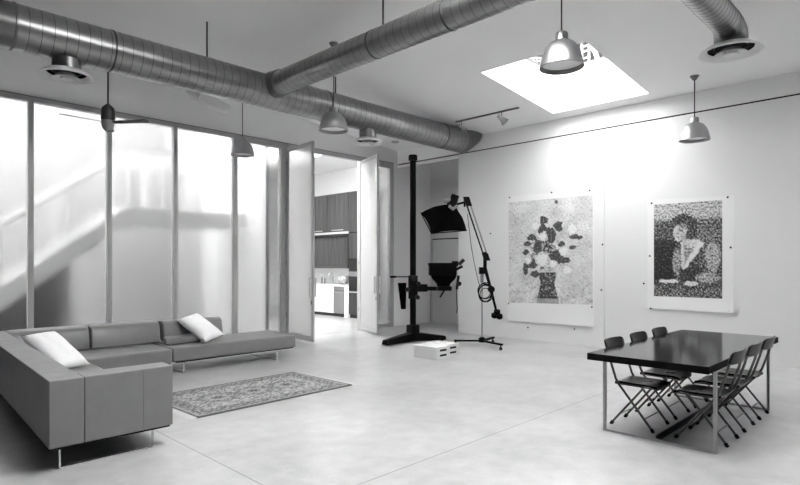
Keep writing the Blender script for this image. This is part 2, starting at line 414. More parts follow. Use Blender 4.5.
# kitchen shell beyond the open doors
KX = 12.25
struct('wall_kitchen_right', MB().box(KX, KX+.15, YW+.2, 18, 0, 4.95), M['kfloorwall'])
struct('wall_kitchen_back', MB().box(6.9, KX+.15, 18, 18.15, 0, 4.95), M['kfloorwall'])
kl = MB(); kl.box(6.95, 7.05, 14.3, 18, 0, 4.95); kl.box(6.95, 7.05, YW+.2, 14.3, 4.55, 4.95)
kw = sroot('window_14', (6.95, 12.7, 0))  # added glazing, brightens the kitchen side seen through the glass wall
fr = MB()
for y in (11.1, 12.68, 14.24): fr.box(6.95, 7.03, y, y+.06, 0, 4.55)
fr.build('frame', M['alu'], kw)
MB().box(6.98, 6.996, 11.16, 14.24, 0, 4.55).build('pane', M['polybright'], kw)
struct('wall_kitchen_left', kl, M['kfloorwall'])
kc = MB()
kc.box(6.95, KX+.15, YW+.2, 11.5, 4.95, 5.1); kc.box(6.95, KX+.15, 14.2, 18.15, 4.95, 5.1); kc.box(6.95, 7.3, 11.5, 14.2, 4.95, 5.1); kc.box(10.2, KX+.15, 11.5, 14.2, 4.95, 5.1)
struct('ceiling_kitchen', kc, M['ceil'])

# ================================================================== DUCTS
def duct_prof(r, l0, l1, pitch=.125, ridge=.002):
    pr = []; l = l0
    while l < l1-.03:
        pr += [(r, l), (r, min(l1, l+pitch-.007)), (r+ridge, min(l1, l+pitch-.0035))]; l += pitch
    pr.append((r, l1)); return pr
def ribbed(mb, c, ax, r, L, pitch=.135):
    pr = duct_prof(r, 0, L, pitch)
    for i in range(len(pr)-1):
        mb.cur = 0 if (i % 3 == 0 or pr[i+1][1]-pr[i][1] > .02) else 1
        mb.lathe([pr[i], pr[i+1]], c, ax, 40)
    mb.cur = 0
DY, DZ, DR = 8.26, 4.654, .28
md = thing('ventilation_duct', 'large galvanised spiral duct running the length of the room along the glass wall', 'duct', (6, DY, DZ))
mb = MB(); ribbed(mb, (1.57, DY, DZ), (1, 0, 0), DR, 8.95); mb.build('straight_run', [M['galv'], M['galvseam']], md, smooth=True)
mb = MB(); mb.lathe([(DR+.012, 0), (DR+.012, .02), (DR-.0, .03), (DR-.035, .75), (DR-.035, 1.6)], (1.58, DY, DZ), (-1, -.02, .0), 40, True); mb.build('reducer', M['galvd'], md, smooth=True)
mb = MB()
def ring(c, ax, r, n=40, up=Vector((0, 0, 1))):
    ax = Vector(ax).normalized(); u = (up-ax*up.dot(ax)).normalized(); w = ax.cross(u)
    return [Vector(c)+(u*math.cos(2*math.pi*j/n)+w*math.sin(2*math.pi*j/n))*r for j in range(n)]
mb.loft([ring((10.5, DY, DZ), (1, 0, 0), DR+.002), ring((10.6, DY, DZ), (1, 0, .15), DR), ring((10.84, DY, DZ+.16), (1, 0, .9), DR*.98), ring((11.02, DY, DZ+.3), (1, 0, .9), DR*.95)])
mb.build('elbow', M['galvd'], md, smooth=True)
mb = MB()
for x in (2.70, 6.40, 9.75): MB().lathe([(DR, -.012), (DR+.007, -.01), (DR+.007, .01), (DR, .012)], (x, DY, DZ), (1, 0, 0), 40).build('joint_band', M['galvseam'], md, smooth=True)
for px in (207, 335.5):
    p = on_y(px, 80, DY); mb = MB(); mb.tube([(p.x, DY, DZ+DR-.01), (p.x, DY, zc(p.x)-.002)], .013, 8)
    mb.build('hanger_rod', M['galvseam'], md)
BX, BZ, BR = 5.22, 4.72, .192
bd = thing('branch_duct', 'slimmer spiral duct branching off the big duct towards the camera', 'duct', (BX, 4, BZ))
mb = MB(); ribbed(mb, (BX, DY-.24, BZ), (0, -1, 0), BR, 9.3); mb.build('straight_run', [M['galv'], M['galvseam']], bd, smooth=True)
mb = MB(); mb.lathe([(BR+.02, -.06), (BR+.035, .0), (BR+.02, .22), (BR, .24)], (BX, DY-.2, BZ), (0, -1, 0), 40); mb.build('saddle_collar', M['galvd'], bd, smooth=True)
mb = MB()
for y in (5.57, 4.26): MB().lathe([(BR, -.012), (BR+.005, -.01), (BR+.005, .01), (BR, .012)], (BX, y, BZ), (0, 1, 0), 40).build('joint_band', M['galvseam'], bd, smooth=True)
p = on_x(383, 20, BX); mb = MB(); mb.tube([(BX, p.y, BZ+BR-.01), (BX, p.y, zc(BX)-.002)], .013, 8); mb.build('hanger_rod', M['galvseam'], bd)
TY, TZ, TR = 1.97, 4.75, .17
td = thing('short_duct', 'short spiral duct ending in an elbow over the dining table', 'duct', (7.5, TY, TZ))
mb = MB(); ribbed(mb, (BX+BR+.004, TY, TZ), (1, 0, 0), TR, 7.86-BX-BR-.004, .10); mb.build('straight_run', [M['galv'], M['galvseam']], td, smooth=True)
mb = MB(); EX = 8.09
mb.loft([ring((7.86, TY, TZ), (1, 0, 0), TR+.004), ring((7.99, TY, TZ-.015), (1, 0, -.35), TR*1.05), ring((8.08, TY, TZ-.08), (.7, 0, -.7), TR*1.13), ring((EX+.01, TY, TZ-.17), (.15, 0, -1), TR*1.14, up=Vector((1, 0, 0))), ring((EX, TY, TZ-.24), (0, 0, -1), TR*1.12, up=Vector((1, 0, 0)))])
mb.build('elbow', M['galvd'], td, smooth=True)

def diffuser(label, loc, collar_h, rc=.17, R=.31):
    r = thing('air_diffuser', label, 'air vent', loc, 0, 'round air diffusers on the ducts')
    MB().lathe([(rc, .06), (rc, .06+collar_h)], r.location, n=32).build('collar', M['galvd'], r, smooth=True)
    MB().lathe([(rc+.01, .085), (R*.8, .07), (R, .015), (R+.008, .0), (R-.02, -.004), (R*.78, .045), (R*.74, .05)], r.location, n=40).build('outer_ring', M['diff'], r, smooth=True)
    MB().lathe([(R*.735, .049), (R*.72, .075), (.0, .076)], r.location, n=32).build('dark_throat', M['slot'], r)
    MB().lathe([(R*.30, .04), (R*.50, -.012), (R*.55, -.03), (R*.46, -.03), (R*.30, .02)], r.location, n=40).build('inner_cone', M['diff'], r, smooth=True)
    MB().lathe([(R*.10, .04), (R*.24, -.02), (R*.24, -.035), (.0, -.037)], r.location, n=32).build('centre_disc', M['diff'], r, smooth=True)
    return r
diffuser('round white air diffuser under the left end of the big duct', (2.17, DY, 4.17), DZ-.27-4.22)
diffuser('round white air diffuser under the big duct above the open glass doors', (7.52, DY, 4.14), DZ-.27-4.19)
diffuser('round white air diffuser on the elbow of the duct over the table', (EX, TY, 4.425), .025, .192, .36)

# ================================================================== PENDANT LAMPS
def pendant(label, px, py, d):
    p = at(px, py, d)                     # centre of the rim
    r = thing('pendant_lamp', label, 'lamp', p, 0, 'spun metal dome pendant lamps')
    R = .235
    prof = [(R, 0), (R+.008, .004), (R, .02), (R*.97, .07), (R*.90, .14), (R*.78, .21), (R*.6, .262), (R*.40, .292), (R*.3, .30)]
    inn = [(R*.28, .29), (R*.58, .25), (R*.76, .2), (R*.88, .13), (R*.95, .06), (R*.98, .01), (R, 0)]
    MB().lathe(prof+inn, p, n=40).build('shade', M['spun'], r, smooth=True)
    MB().lathe([(R*.93, .05), (.0, .053)], p, n=32).build('lens', M['lens'], r)
    MB().lathe([(R*.29, .295), (R*.29, .375), (R*.26, .388), (.012, .39)], p, n=24).build('neck', M['spun'], r, smooth=True)
    top = zc(p.x)-p.z
    MB().tube([p+Vector((0, 0, .385)), p+Vector((0, 0, top-.03))], .008, 6).build('cord', M['darkgrey'], r)
    MB().lathe([(.012, top-.08), (.03, top-.07), (.075, top-.004), (.075, top-.002)], p, n=20, cap=True).build('ceiling_cup', M['galvd'], r, smooth=True)
    return r
pendant('dome pendant lamp nearest the camera, in front of the skylight', 561.5, 68, 6.15)
pendant('dome pendant lamp hanging against the big duct by the branch duct', 333.5, 131, 9.17)
pendant('dome pendant lamp hanging in front of the glass wall', 242.5, 155.5, 11.3)
pendant('dome pendant lamp hanging by the print wall above the portrait print', 694.5, 140.5, 9.52)

# ceiling fan
FY = 8.33
fc = on_y(108, 117.5, FY)
fan = thing('ceiling_fan', 'dark three blade fan on a rod under the left end of the big duct', 'fan', fc)
k = .9
MB().lathe([(.0, -.215*k), (.05*k, -.205*k), (.085*k, -.15*k), (.095*k, -.09*k), (.095*k, -.05*k)], fc, n=28).build('lower_housing', M['midgrey'], fan, smooth=True)
MB().lathe([(.098*k, -.05*k), (.1*k, .0), (.1*k, .1*k), (.085*k, .15*k), (.02, .21*k), (.0, .212*k)], fc, n=28).build('motor_housing', M['darkgrey'], fan, smooth=True)
MB().tube([fc+Vector((0, 0, .18)), (fc.x, fc.y, DZ-DR-.0)], .012, 8).build('down_rod', M['darkgrey'], fan)
for az in (-8, 114, 228):
    a = math.radians(az)
    d = RT*math.cos(a)+FW*math.sin(a); s_v = FW*math.cos(a)-RT*math.sin(a)
    rings = []
    for t, w_, tw in ((.08, .03, .22), (.2, .042, .22), (.45, .046, .2), (.57, .05, .18), (.60, .03, .18)):
        u = s_v*math.cos(tw)-Vector((0, 0, math.sin(tw))); nn = d.cross(u)
        c = fc+d*t+Vector((0, 0, -.07))
        rings.append([c-u*w_+nn*.004, c+u*w_+nn*.004, c+u*w_-nn*.004, c-u*w_-nn*.004])
    MB().loft(rings).build('blade', M['darkgrey'], fan)

# track light, downlight, stub pipe
TX = 9.95
tl = thing('track_light', 'short ceiling track with two small spotlights beside the duct end', 'lamp', (TX, 7.1, zc(TX)))
MB().box(TX-.02, TX+.02, 6.3, 7.95, zc(TX)-.03, zc(TX)-.002).build('track', M['galvd'], tl)
for y, dr in ((6.72, (.75, -.45, -.75)), (7.80, (.6, -.5, -.8))):
    c = Vector((TX, y, zc(TX)-.17)); dr = Vector(dr).normalized()
    h = MB(); h.lathe([(.0, -.12), (.04, -.115), (.045, -.03), (.04, -.02), (.065, .05), (.09, .11), (.082, .11), (.04, .03), (.0, .03)], c, dr, 20)
    h = h.build('spot_head', M['spun'], tl, smooth=True)
    MB().tube([(TX, y, zc(TX)-.03), (TX, y, zc(TX)-.09), c], .008, 6).build('stem', M['galvseam'], h)
dl = MB(); p = Vector((10.35, 10.3, 0)); z = zc(10.35)
dl.lathe([(.0, -.012), (.06, -.014), (.10, -.02), (.105, -.008), (.105, .0)], (p.x, p.y, z), n=24)
tag(dl.build('recessed_downlight', M['alu'], None, smooth=True), 'small round downlight in the ceiling behind the big duct', 'lamp')
sp_ = MB(); pts = [on_y(190, 89, 10.86), on_y(203, 97, 9.9), on_y(214, 103, 9.9), on_y(222, 107, 9.9), on_y(228, 109, 9.9)]
sp_.tube(pts, [.10, .105, .11, .10, .085], 16); sp_ = sp_.build('stub_pipe', M['diff'], None, smooth=True)
tag(sp_, 'short white pipe sticking out behind the big duct above the glass wall', 'pipe')
e = MB().lathe([(.06, 0), (.06, .012), (0, .012)], pts[-1], (pts[-1]-pts[-2]), 16); e.build('end_cap', M['midgrey'], sp_)

# ================================================================== SOFA
def sk_(b, a): return a+.054*(b-5.19)
Z0, ZS_, ZA = .198, .42, .752
so = thing('sectional_sofa', 'low L-shaped grey leather sofa on chrome sled legs', 'sofa', (2.2, 7.0, 0))
def lsh(mb, a0, a1, b0, b1, z0, z1): return mb.hexa([(sk_(b0, a0), b0), (sk_(b0, a1), b0), (sk_(b1, a1), b1), (sk_(b1, a0), b1)], z0, z1)
arm = MB(); lsh(arm, 1.498, 2.25, 5.19, 5.46, Z0, ZA); arm.build('armrest', M['leather'], so, bevel=.007, seg=3)
bk = MB(); lsh(bk, 1.236, 1.497, 5.19, 9.62, Z0, ZA); bk.build('backrest', M['leather'], so, bevel=.008, seg=3)
st = MB(); lsh(st, 1.5, 2.235, 5.465, 8.32, Z0, ZS_); st.build('seat', M['leather'], so, bevel=.025, seg=3)
st = MB(); st.hexa([(1.64, 8.33), (3.62, 8.36), (3.66, 9.3), (1.7, 9.3)], Z0, ZS_); st.build('seat', M['leather'], so, bevel=.025, seg=3)
bk = MB(); bk.hexa([(1.68, 9.31), (3.66, 9.31), (3.66, 9.62), (1.7, 9.62)], Z0, .60); bk.build('backrest', M['leather'], so, bevel=.02, seg=3)
def cushion(mb, x0, x1, y0, y1, z0, z1, bulge=.02):
    n = 8; rings = []
    for i in range(n+1):
        t = i/n; x = x0+(x1-x0)*t; k = bulge*math.sin(math.pi*t)
        rings.append([(x, y0-k, z0), (x, y1, z0), (x, y1+.08, (z0+z1)/2), (x, y1+.10, z1-.03), (x, y1+.06, z1+k*.2), (x, y0+.16, z1+k*.3), (x, y0+.085-k*.5, z1-.02), (x, y0+.04-k, z1-.08)])
    return mb.loft(rings)
for x0, x1 in ((1.72, 2.735), (2.755, 3.79)):
    c = MB(); cushion(c, x0, x1, 9.2, 9.42, ZS_+.003, .775); c.build('back_cushion', M['leather'], so, bevel=.025, seg=3)
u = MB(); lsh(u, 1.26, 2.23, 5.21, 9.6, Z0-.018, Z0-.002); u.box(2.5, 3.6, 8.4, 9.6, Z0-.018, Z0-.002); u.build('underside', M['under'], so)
def sled(parent, p, q, h=Z0-.02, w=.03, t=.012):
    p = Vector(p); q = Vector(q); mb = MB()
    mb.bar(p+Vector((0, 0, t/2)), q+Vector((0, 0, t/2)), w, t)
    for e in (p, q): mb.bar(e+Vector((0, 0, t)), e+Vector((0, 0, h)), w, t, (q-p))
    mb.build('sled_leg', M['chrome'], parent)
sled(so, (1.335, 5.285, 0), (2.10, 5.285, 0)); sled(so, (1.5, 8.0, 0), (2.3, 8.0, 0)); sled(so, (3.35, 8.5, 0), (3.35, 9.4, 0))
MB().tube([(1.985, 5.189, Z0+.02), (1.985, 5.189, ZA-.02)], .003, 5).build('seam', M['leatherd'], so)

ch = thing('chaise_bench', 'long low grey leather chaise with a bolster, right of the L-shaped sofa', 'sofa', (4.8, 9.0, 0))
s1 = MB(); s1.hexa([(3.675, 8.47), (5.94, 8.47), (6.02, 9.5), (3.70, 9.5)], Z0, ZS_); s1.build('seat', M['leather'], ch, bevel=.025, seg=3)
s1 = MB(); s1.hexa([(3.70, 8.80), (4.28, 8.80), (4.28, 9.15), (3.81, 9.15)], ZS_+.002, ZS_+.105); s1.build('arm_block', M['leather'], ch, bevel=.02, seg=3)
s1 = MB(); cushion(s1, 3.86, 4.92, 9.24, 9.42, ZS_+.003, .76); s1.build('bolster', M['leather'], ch, bevel=.025, seg=3)
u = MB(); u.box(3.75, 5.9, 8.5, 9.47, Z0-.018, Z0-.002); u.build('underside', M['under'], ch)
sled(ch, (3.86, 8.5, 0), (3.86, 9.4, 0)); sled(ch, (5.55, 8.5, 0), (5.55, 9.4, 0))

def pillow(name, label, c, ex, ey, sx, sy, th):
    ex = Vector(ex).normalized(); ey = Vector(ey); ey = (ey-ex*ey.dot(ex)).normalized(); ez = ex.cross(ey)
    n = 14; vs = []; fs = []; c = Vector(c)
    for s in (1, -1):
        for i in range(n+1):
            for j in range(n+1):
                u = -1+2*i/n; v = -1+2*j/n
                pin = 1-.10*(1-abs(u)**2)*abs(v)**3-.0; pin2 = 1-.10*(1-abs(v)**2)*abs(u)**3
                h = th*((1-u**4)*(1-v**4))**.55*(1+.15*noise.noise(Vector((u*2, v*2, s+c.x))))
                vs.append(c+ex*(u*sx*pin2)+ey*(v*sy*pin)+ez*(s*h))
    m = (n+1)**2
    for s in (0, 1):
        for i in range(n):
            for j in range(n):
                a = s*m+i*(n+1)+j; f = (a, a+1, a+n+2, a+n+1); fs.append(f if s else f[::-1])
    mb = MB(); mb.add(vs, fs); o = mb.build(name, M['linen'], None, smooth=True)
    import bmesh
    bm = bmesh.new(); bm.from_mesh(o.data); bmesh.ops.remove_doubles(bm, verts=bm.verts, dist=.0005); bmesh.ops.recalc_face_normals(bm, faces=bm.faces); bm.to_mesh(o.data); bm.free()
    return tag(o, label, 'pillow', 'white scatter pillows')
def pillow_px(label, corners, d):          # four photo corners TL, TR, BR, BL each with a depth
    P = [at(x, y, dd) for (x, y), dd in zip(corners, d)]
    c = sum(P, Vector())/4; ex = (P[1]+P[2]-P[0]-P[3])/4; ey = (P[0]+P[1]-P[2]-P[3])/4
    return pillow('pillow', label, c, ex, ey, ex.length*1.14, ey.length*1.12, .095)
PIL1 = pillow_px('white pillow lying against the near left back of the sofa', [(19, 338), (56, 333), (84, 363), (62, 369)], [6.85, 7.2, 7.0, 6.65])
PIL2 = pillow_px('white pillow leaning on the bolster of the chaise', [(178, 321), (196, 315.5), (223, 333), (206, 341)], [9.42, 9.55, 9.35, 8.98])

# ================================================================== RUG
def rug():
    r = thing('rug', 'worn oriental rug with medallions on the concrete floor before the sofa', 'rug', (3.97, 6.63, 0), math.radians(1.5))
    W, D, T = 2.30, 1.38, .012
    nx, ny = 150, 92
    vs = []; cols = []
    for j in range(ny+1):
        for i in range(nx+1):
            u = i/nx; v = j/ny; x = (u-.5)*W; y = (v-.5)*D
            vs.append((x, y, T))
            e = min(u*W, (1-u)*W, v*D, (1-v)*D)
            q = Vector((x, y, 0))
            s1 = noise.noise(q*28); s2 = noise.noise(q*9+Vector((5, 1, 0))); s3 = noise.noise(q*60)
            mot = math.sin(x*42)*math.sin(y*42)
            if e < .03: g_ = .16
            elif e < .07: g_ = .30+.12*(math.sin((x+y)*90) > 0)
            elif e < .20: g_ = .19+.16*(s1+.35*mot > .05)
            elif e < .235: g_ = .34-.14*(math.sin((x-y)*110) > .2)
            else:
                g_ = .34+.10*s2+.14*(s1 > .12)-.12*(s1 < -.2)
                for cx in (-.52, .0, .52):
                    rr = math.hypot((x-cx)/.27, y/.26)+.10*math.sin(8*math.atan2(y, x-cx))
                    if rr < 1.0: g_ = .20+.14*(s1 > .05)
                    if rr < .62: g_ = .33+.10*(s1 > 0)
                    if rr < .3: g_ = .17
            cols.append(max(.02, (.22+(g_-.27)*1.15+.07*s3+.05*s2)*.85))
    fs = [(j*(nx+1)+i, j*(nx+1)+i+1, (j+1)*(nx+1)+i+1, (j+1)*(nx+1)+i) for j in range(ny) for i in range(nx)]
    me = bpy.data.meshes.new('pile'); base = len(vs)
    rim = [(-W/2, -D/2, 0), (W/2, -D/2, 0), (W/2, D/2, 0), (-W/2, D/2, 0)]
    cn = [0, nx, (ny+1)*(nx+1)-1, ny*(nx+1)]
    vs += rim; fs += [(base+k, base+(k+1) % 4, cn[(k+1) % 4], cn[k]) for k in range(4)]; cols += [.12]*4
    me.from_pydata(vs, [], fs); at_ = me.color_attributes.new('ink', 'FLOAT_COLOR', 'POINT')
    at_.data.foreach_set('color', [k for c in cols for k in (c, c, c, 1)])
    me.materials.append(M['pile']); o = bpy.data.objects.new('pile', me); C.objects.link(o); o.parent = r
    for s in (-1, 1):
        fm = MB(); rnd = random.Random(3)
        for k in range(92):
            y = -D/2+D*(k+.5)/92; x0 = s*W/2; l = .07+rnd.random()*.03; dy = (rnd.random()-.5)*.02
            fm.add([(x0, y-.005, .009), (x0, y+.005, .009), (x0+s*l, y+dy+.003, .002), (x0+s*l, y+dy-.003, .002)], [(0, 1, 2, 3)])
        f = fm.build('fringe', M['fringe'], None); f.parent = r
rug()

# ================================================================== STUDIO GEAR
SB = Vector((9.1, 8.5, 0))
cs = thing('camera_stand', 'tall black studio camera column on a heavy two-legged base', 'camera stand', SB)
L1, R1 = Vector((8.10, 8.38, 0)), Vector((9.68, 8.04, 0))
def blade_leg(a, b, wa, wb, ha, hb):
    d = (b-a).normalized(); s = Vector((-d.y, d.x, 0)); z = Vector((0, 0, 1))
    return MB().loft([[a-s*wa+z*.02, a+s*wa+z*.02, a+s*wa*.8+z*ha, a-s*wa*.8+z*ha], [b-s*wb+z*.02, b+s*wb+z*.02, b+s*wb*.7+z*hb, b-s*wb*.7+z*hb]])
blade_leg(SB, L1, .14, .085, .2, .12).build('base_leg', M['black'], cs, bevel=.015)
blade_leg(SB, R1, .14, .085, .2, .10).build('base_leg', M['black'], cs, bevel=.015)
mb = MB()
for q in (SB, L1*.9+SB*.1, R1*.9+SB*.1): MB().lathe([(.03, 0), (.03, .03)], q, n=12, cap=True).build('caster', M['rubber'], cs)
MB().box(SB.x-.11, SB.x+.11, SB.y-.11, SB.y+.11, .1, .36).build('column_foot', M['black'], cs, bevel=.02)
MB().lathe([(.068, .3), (.068, 4.05)], SB, n=24).build('column', M['black'], cs, smooth=True)
mb = MB(); mb.lathe([(.068, 4.02), (.10, 4.03), (.10, 4.13), (.085, 4.15), (0, 4.15)], SB, n=24); mb.build('column_cap', M['blackmetal'], cs, smooth=True)
S_ = RT; Fd = FW
mb = MB(); mb.obox(SB+Vector((0, 0, 1.2)), S_, Fd, (0, 0, 1), .105, .11, .26); mb.build('carriage', M['blackmetal'], cs, bevel=.02)
mb = MB()
for dx, z, r in ((.03, 1.4, .07), (.12, 1.28, .05), (.1, .98, .05), (-.12, 1.15, .05)):
    MB().lathe([(0, .0), (r, .01), (r, .07), (r*.7, .09), (0, .09)], SB+S_*dx-Fd*.10+Vector((0, 0, z)), -Fd, 16).build('clamp_knob', M['darkgrey'], cs, smooth=True)
MB().tube([SB+S_*.08+Vector((0, 0, 1.17)), SB+S_*.53+Vector((0, 0, 1.165))], .045, 14).build('cross_arm', M['blackmetal'], cs, smooth=True)
MB().tube([SB+S_*.1+Vector((0, 0, 1.18)), SB+S_*.32+Vector((0, 0, 1.18))], .085, 16).build('arm_collar', M['blackmetal'], cs, smooth=True)
h = MB(); h.tube([SB-S_*.05+Vector((0, 0, 1.43)), SB-S_*.38+Vector((0, 0, 1.43))], .013, 8); h.tube([SB-S_*.38+Vector((0, 0, 1.43)), SB-S_*.52+Vector((0, 0, 1.43))], .026, 10)
h.build('crank_handle', M['black'], cs, smooth=True)
# dark cloth on the carriage
mb = MB(); rings = []
for t in range(8):
    k = t/7; w = .075*(1-.55*k)+.02; c = SB-S_*(.245-.03*k)-Fd*.15+Vector((0, 0, 1.30-.58*k))
    rings.append([c+S_*(w*math.cos(a))+Fd*((.035+.015*math.sin(3*a+t))*math.sin(a)) for a in [2*math.pi*i/12 for i in range(12)]])
mb.loft(rings); tag(mb.build('dark_cloth', M['fabricblk'], None, smooth=True), 'black focusing cloth hanging from the left of the camera column', 'cloth')
# big camera
CP = SB+S_*.72
cam_ = thing('studio_camera', 'bulky black large-format camera held on the arm of the column', 'camera', CP+Vector((0, 0, 1.25)))
def ob(c0, z, hx, hy, hz): return MB().obox(CP+S_*c0+Vector((0, 0, z)), S_, Fd, (0, 0, 1), hx, hy, hz)
ob(-.06, 1.60, .30, .22, .14).build('body', M['black'], cam_, bevel=.015)
mb = MB(); mb.loft([[CP+S_*(x-.04)+Fd*y+Vector((0, 0, z)) for x, y in ((-w, -v), (w, -v), (w, v), (-w, v))] for w, v, z in ((.28, .2, 1.46), (.24, .18, 1.38), (.15, .12, 1.28), (.13, .11, 1.222))])
mb.build('bellows', M['fabricblk'], cam_)
ob(-.06, 1.71, .315, .235, .03).build('top_frame', M['blackmetal'], cam_, bevel=.008)
ob(.22, 1.72, .07, .06, .06).build('flash_shoe', M['blackmetal'], cam_, bevel=.01); mb = MB(); mb.obox(CP+S_*.30+Vector((0, 0, 1.62)), S_+Vector((0, 0, .5)), Fd, (-.5, 0, 1), .10, .05, .03); mb.build('viewfinder', M['blackmetal'], cam_, bevel=.01)
mb = MB(); mb.lathe([(0, 0), (.04, 0), (.04, .16), (0, .16)], CP+S_*.3-Fd*.05+Vector((0, 0, 1.70)), S_*.5+Vector((0, 0, .5)), 14); mb.build('focus_gear', M['darkgrey'], cam_, smooth=True)
mb = MB(); mb.lathe([(0, 0), (.05, 0), (.05, .06), (0, .06)], CP+S_*.3-Fd*.1+Vector((0, 0, 1.28)), -Fd, 14); mb.build('focus_gear', M['darkgrey'], cam_, smooth=True)
mb = MB(); mb.tube([CP+S_*.26+Vector((0, 0, 1.15)), CP+S_*.3+Vector((0, 0, 1.46))], .03, 8); mb.build('strut', M['darkgrey'], cam_, smooth=True)
ob(-.02, 1.17, .16, .1, .05).build('mount_plate', M['blackmetal'], cam_, bevel=.01)
mb = MB(); mb.tube([CP-S_*.0+Vector((0, 0, 1.16)), CP-S_*.12-Fd*.08+Vector((0, 0, .98))], .018, 8); mb.build('pan_handle', M['black'], cam_)
mb = MB(); mb.tube([CP+S_*.26+Vector((0, 0, 1.25)), CP+S_*.255+Vector((0, 0, 1.0)), CP+S_*.27+Vector((0, 0, .7)), CP+S_*.25+Vector((0, 0, .62))], .010, 6); mb.build('release_cable', M['black'], cam_)

# boom stand
BD = 11.58
def bp(px, py, dd=0.): return at(px, py, BD+dd)
foot = at(482, 341, BD); base = Vector((foot.x, foot.y, 0))
bs = thing('boom_stand', 'rolling chrome and black boom stand with a slanting arm beside the print wall', 'light stand', base)
hub = base+Vector((0, 0, .12))
ends = [at(454, 340.5, 11.6), at(502, 344.5, 11.0), at(493.5, 337.3, 12.1)]
for e in ends:
    e.z = .12
    mb = MB(); mb.bar(hub, e, .06, .035); l = mb.build('leg', M['black'], bs)
    w = MB(); ee = e+(hub-e)*.06; w.tube([ee+Vector((0, 0, -.01)), ee+Vector((0, 0, -.05))], .014, 8); w.lathe([(0, -.018), (.035, -.018), (.035, .018), (0, .018)], ee+Vector((0, 0, -.083)), RT+FW*.3, 14)
    w.build('caster', M['darkgrey'], l)
MB().lathe([(.07, -.03), (.07, .05), (.03, .08), (0, .08)], hub, n=16).build('hub', M['black'], bs, smooth=True)
ptop = Vector((base.x, base.y, bp(483, 272).z))
MB().tube([hub, ptop], .017, 10).build('pole', M['steel'], bs, smooth=True)
MB().tube([ptop-Vector((0, 0, .22)), ptop+Vector((0, 0, .02))], .034, 12).build('pole_sleeve', M['midgrey'], bs, smooth=True)
A, B_, C_, D_ = bp(467.5, 201.5), bp(486, 257), bp(485, 268), bp(497, 314)
mb = MB(); off = RT*.035+Vector((0, 0, .012))
mb.tube([A-off, B_-off*1.], .016, 8); mb.build('boom_tube', M['black'], bs, smooth=True)
mb = MB(); mb.tube([A+off, B_+off], .016, 8); mb.build('boom_tube', M['steel'], bs, smooth=True)
mb = MB(); mb.tube([bp(485, 252), C_, bp(490.5, 288), D_], [.038, .038, .03, .024], 10); mb.build('boom_tail', M['black'], bs, smooth=True)
MB().obox(B_, (B_-A), FW, RT, .08, .05, .06).build('swivel_clamp', M['blackmetal'], bs)
MB().lathe([(0, 0), (.07, 0), (.07, .08), (0, .08)], bp(490.5, 289)-FW*.05, -FW, 16).build('tension_knob', M['blackmetal'], bs)
MB().obox(ptop+Vector((0, 0, .03)), RT, FW, (0, 0, 1), .06, .06, .07).build('swivel_clamp', M['blackmetal'], bs)
mb = MB()
for dx, dy in ((-.05, -.03), (.05, -.05), (.0, .04)): mb.lathe([(0, -.05), (.065, -.04), (.07, .03), (.03, .06), (0, .06)], D_+RT*dx+Vector((0, 0, dy)), (.3, .2, -1), 14)
mb.build('counterweight', M['black'], bs, smooth=True)
mb = MB(); mb.obox(A, (A-B_), FW, RT, .1, .05, .06); mb.tube([A, bp(456, 204.5)], .024, 8); mb.tube([bp(464.5, 199), bp(464.5, 207)], .02, 8); mb.build('boom_head', M['blackmetal'], bs)
# softbox
SBX = thing('softbox', 'black softbox with its light head hung from the top of the boom', 'studio light', bp(445, 215))
c1, c2, c3 = bp(421, 213, .25), bp(431.5, 233.5, -.2), bp(466.5, 230.5, -.2); c4 = c1+c3-c2; apx = bp(452, 204, -.1)
cen = (c1+c2+c3+c4)/4
def lerp(p, q, t): return p+(q-p)*t
def rimring(t, bul):
    out = []
    cs4 = [c1, c2, c3, c4]
    for k in range(4):
        for j in range(5):
            s = j/5; p = lerp(cs4[k], cs4[(k+1) % 4], s); p = lerp(p, cen, -.0+.10*math.sin(math.pi*s)*(1-t))
            q = lerp(p, apx, t); out.append(q+(p-cen)*bul)
    return out
mb = MB(); mb.loft([rimring(0, 0), rimring(.25, .10), rimring(.55, .17), rimring(.8, .12), rimring(.93, .05)], cap=False); mb.build('shell', M['fabricblk'], SBX, smooth=False)
mb = MB(); mb.add(rimring(.12, 0), [tuple(range(20))]); mb.build('front_diffuser', M['linen'], SBX)
mb = MB(); mb.tube([c1, c2, c3, c4, c1], .012, 6); mb.build('rim', M['black'], SBX)
mb = MB(); mb.lathe([(0, -.02), (.11, -.02), (.12, .02), (.09, .06), (.08, .22), (0, .22)], bp(452, 205, -.12), (apx-cen)+Vector((0, 0, .15)), 18); mb.build('light_head', M['blackmetal'], SBX, smooth=True)
mb = MB(); mb.tube([bp(449, 206, -.25), bp(453, 209, -.27), bp(457, 206, -.22)], .03, 8); mb.tube([bp(444, 201, -.15), bp(455, 199, -.15)], .05, 10); mb.build('bracket', M['midgrey'], SBX, smooth=True)
# cable
cb = MB()
pts = [bp(467.5, 214, -.1), bp(469, 228, -.1), bp(471, 245, -.1), bp(474, 262, -.1), bp(478, 280, -.2), bp(480, 287, -.26)]
cb.tube(pts, .007, 6)
rnd = random.Random(5)
for k in range(6):
    c = bp(485+rnd.uniform(-1, 1), 292+rnd.uniform(-2, 3), -.26); rr = .15+rnd.uniform(-.02, .03); tlt = rnd.uniform(-.06, .06)
    loop = [c+RT*(rr*.85*math.cos(a))+Vector((0, 0, rr*math.sin(a)))+FW*(tlt*math.cos(a+k)) for a in [2*math.pi*i/22 for i in range(23)]]
    cb.tube(loop, .009, 6)
tag(cb.build('power_cable', M['black'], None, smooth=True), 'black cable dropping from the softbox to a coil on the boom stand', 'cable')

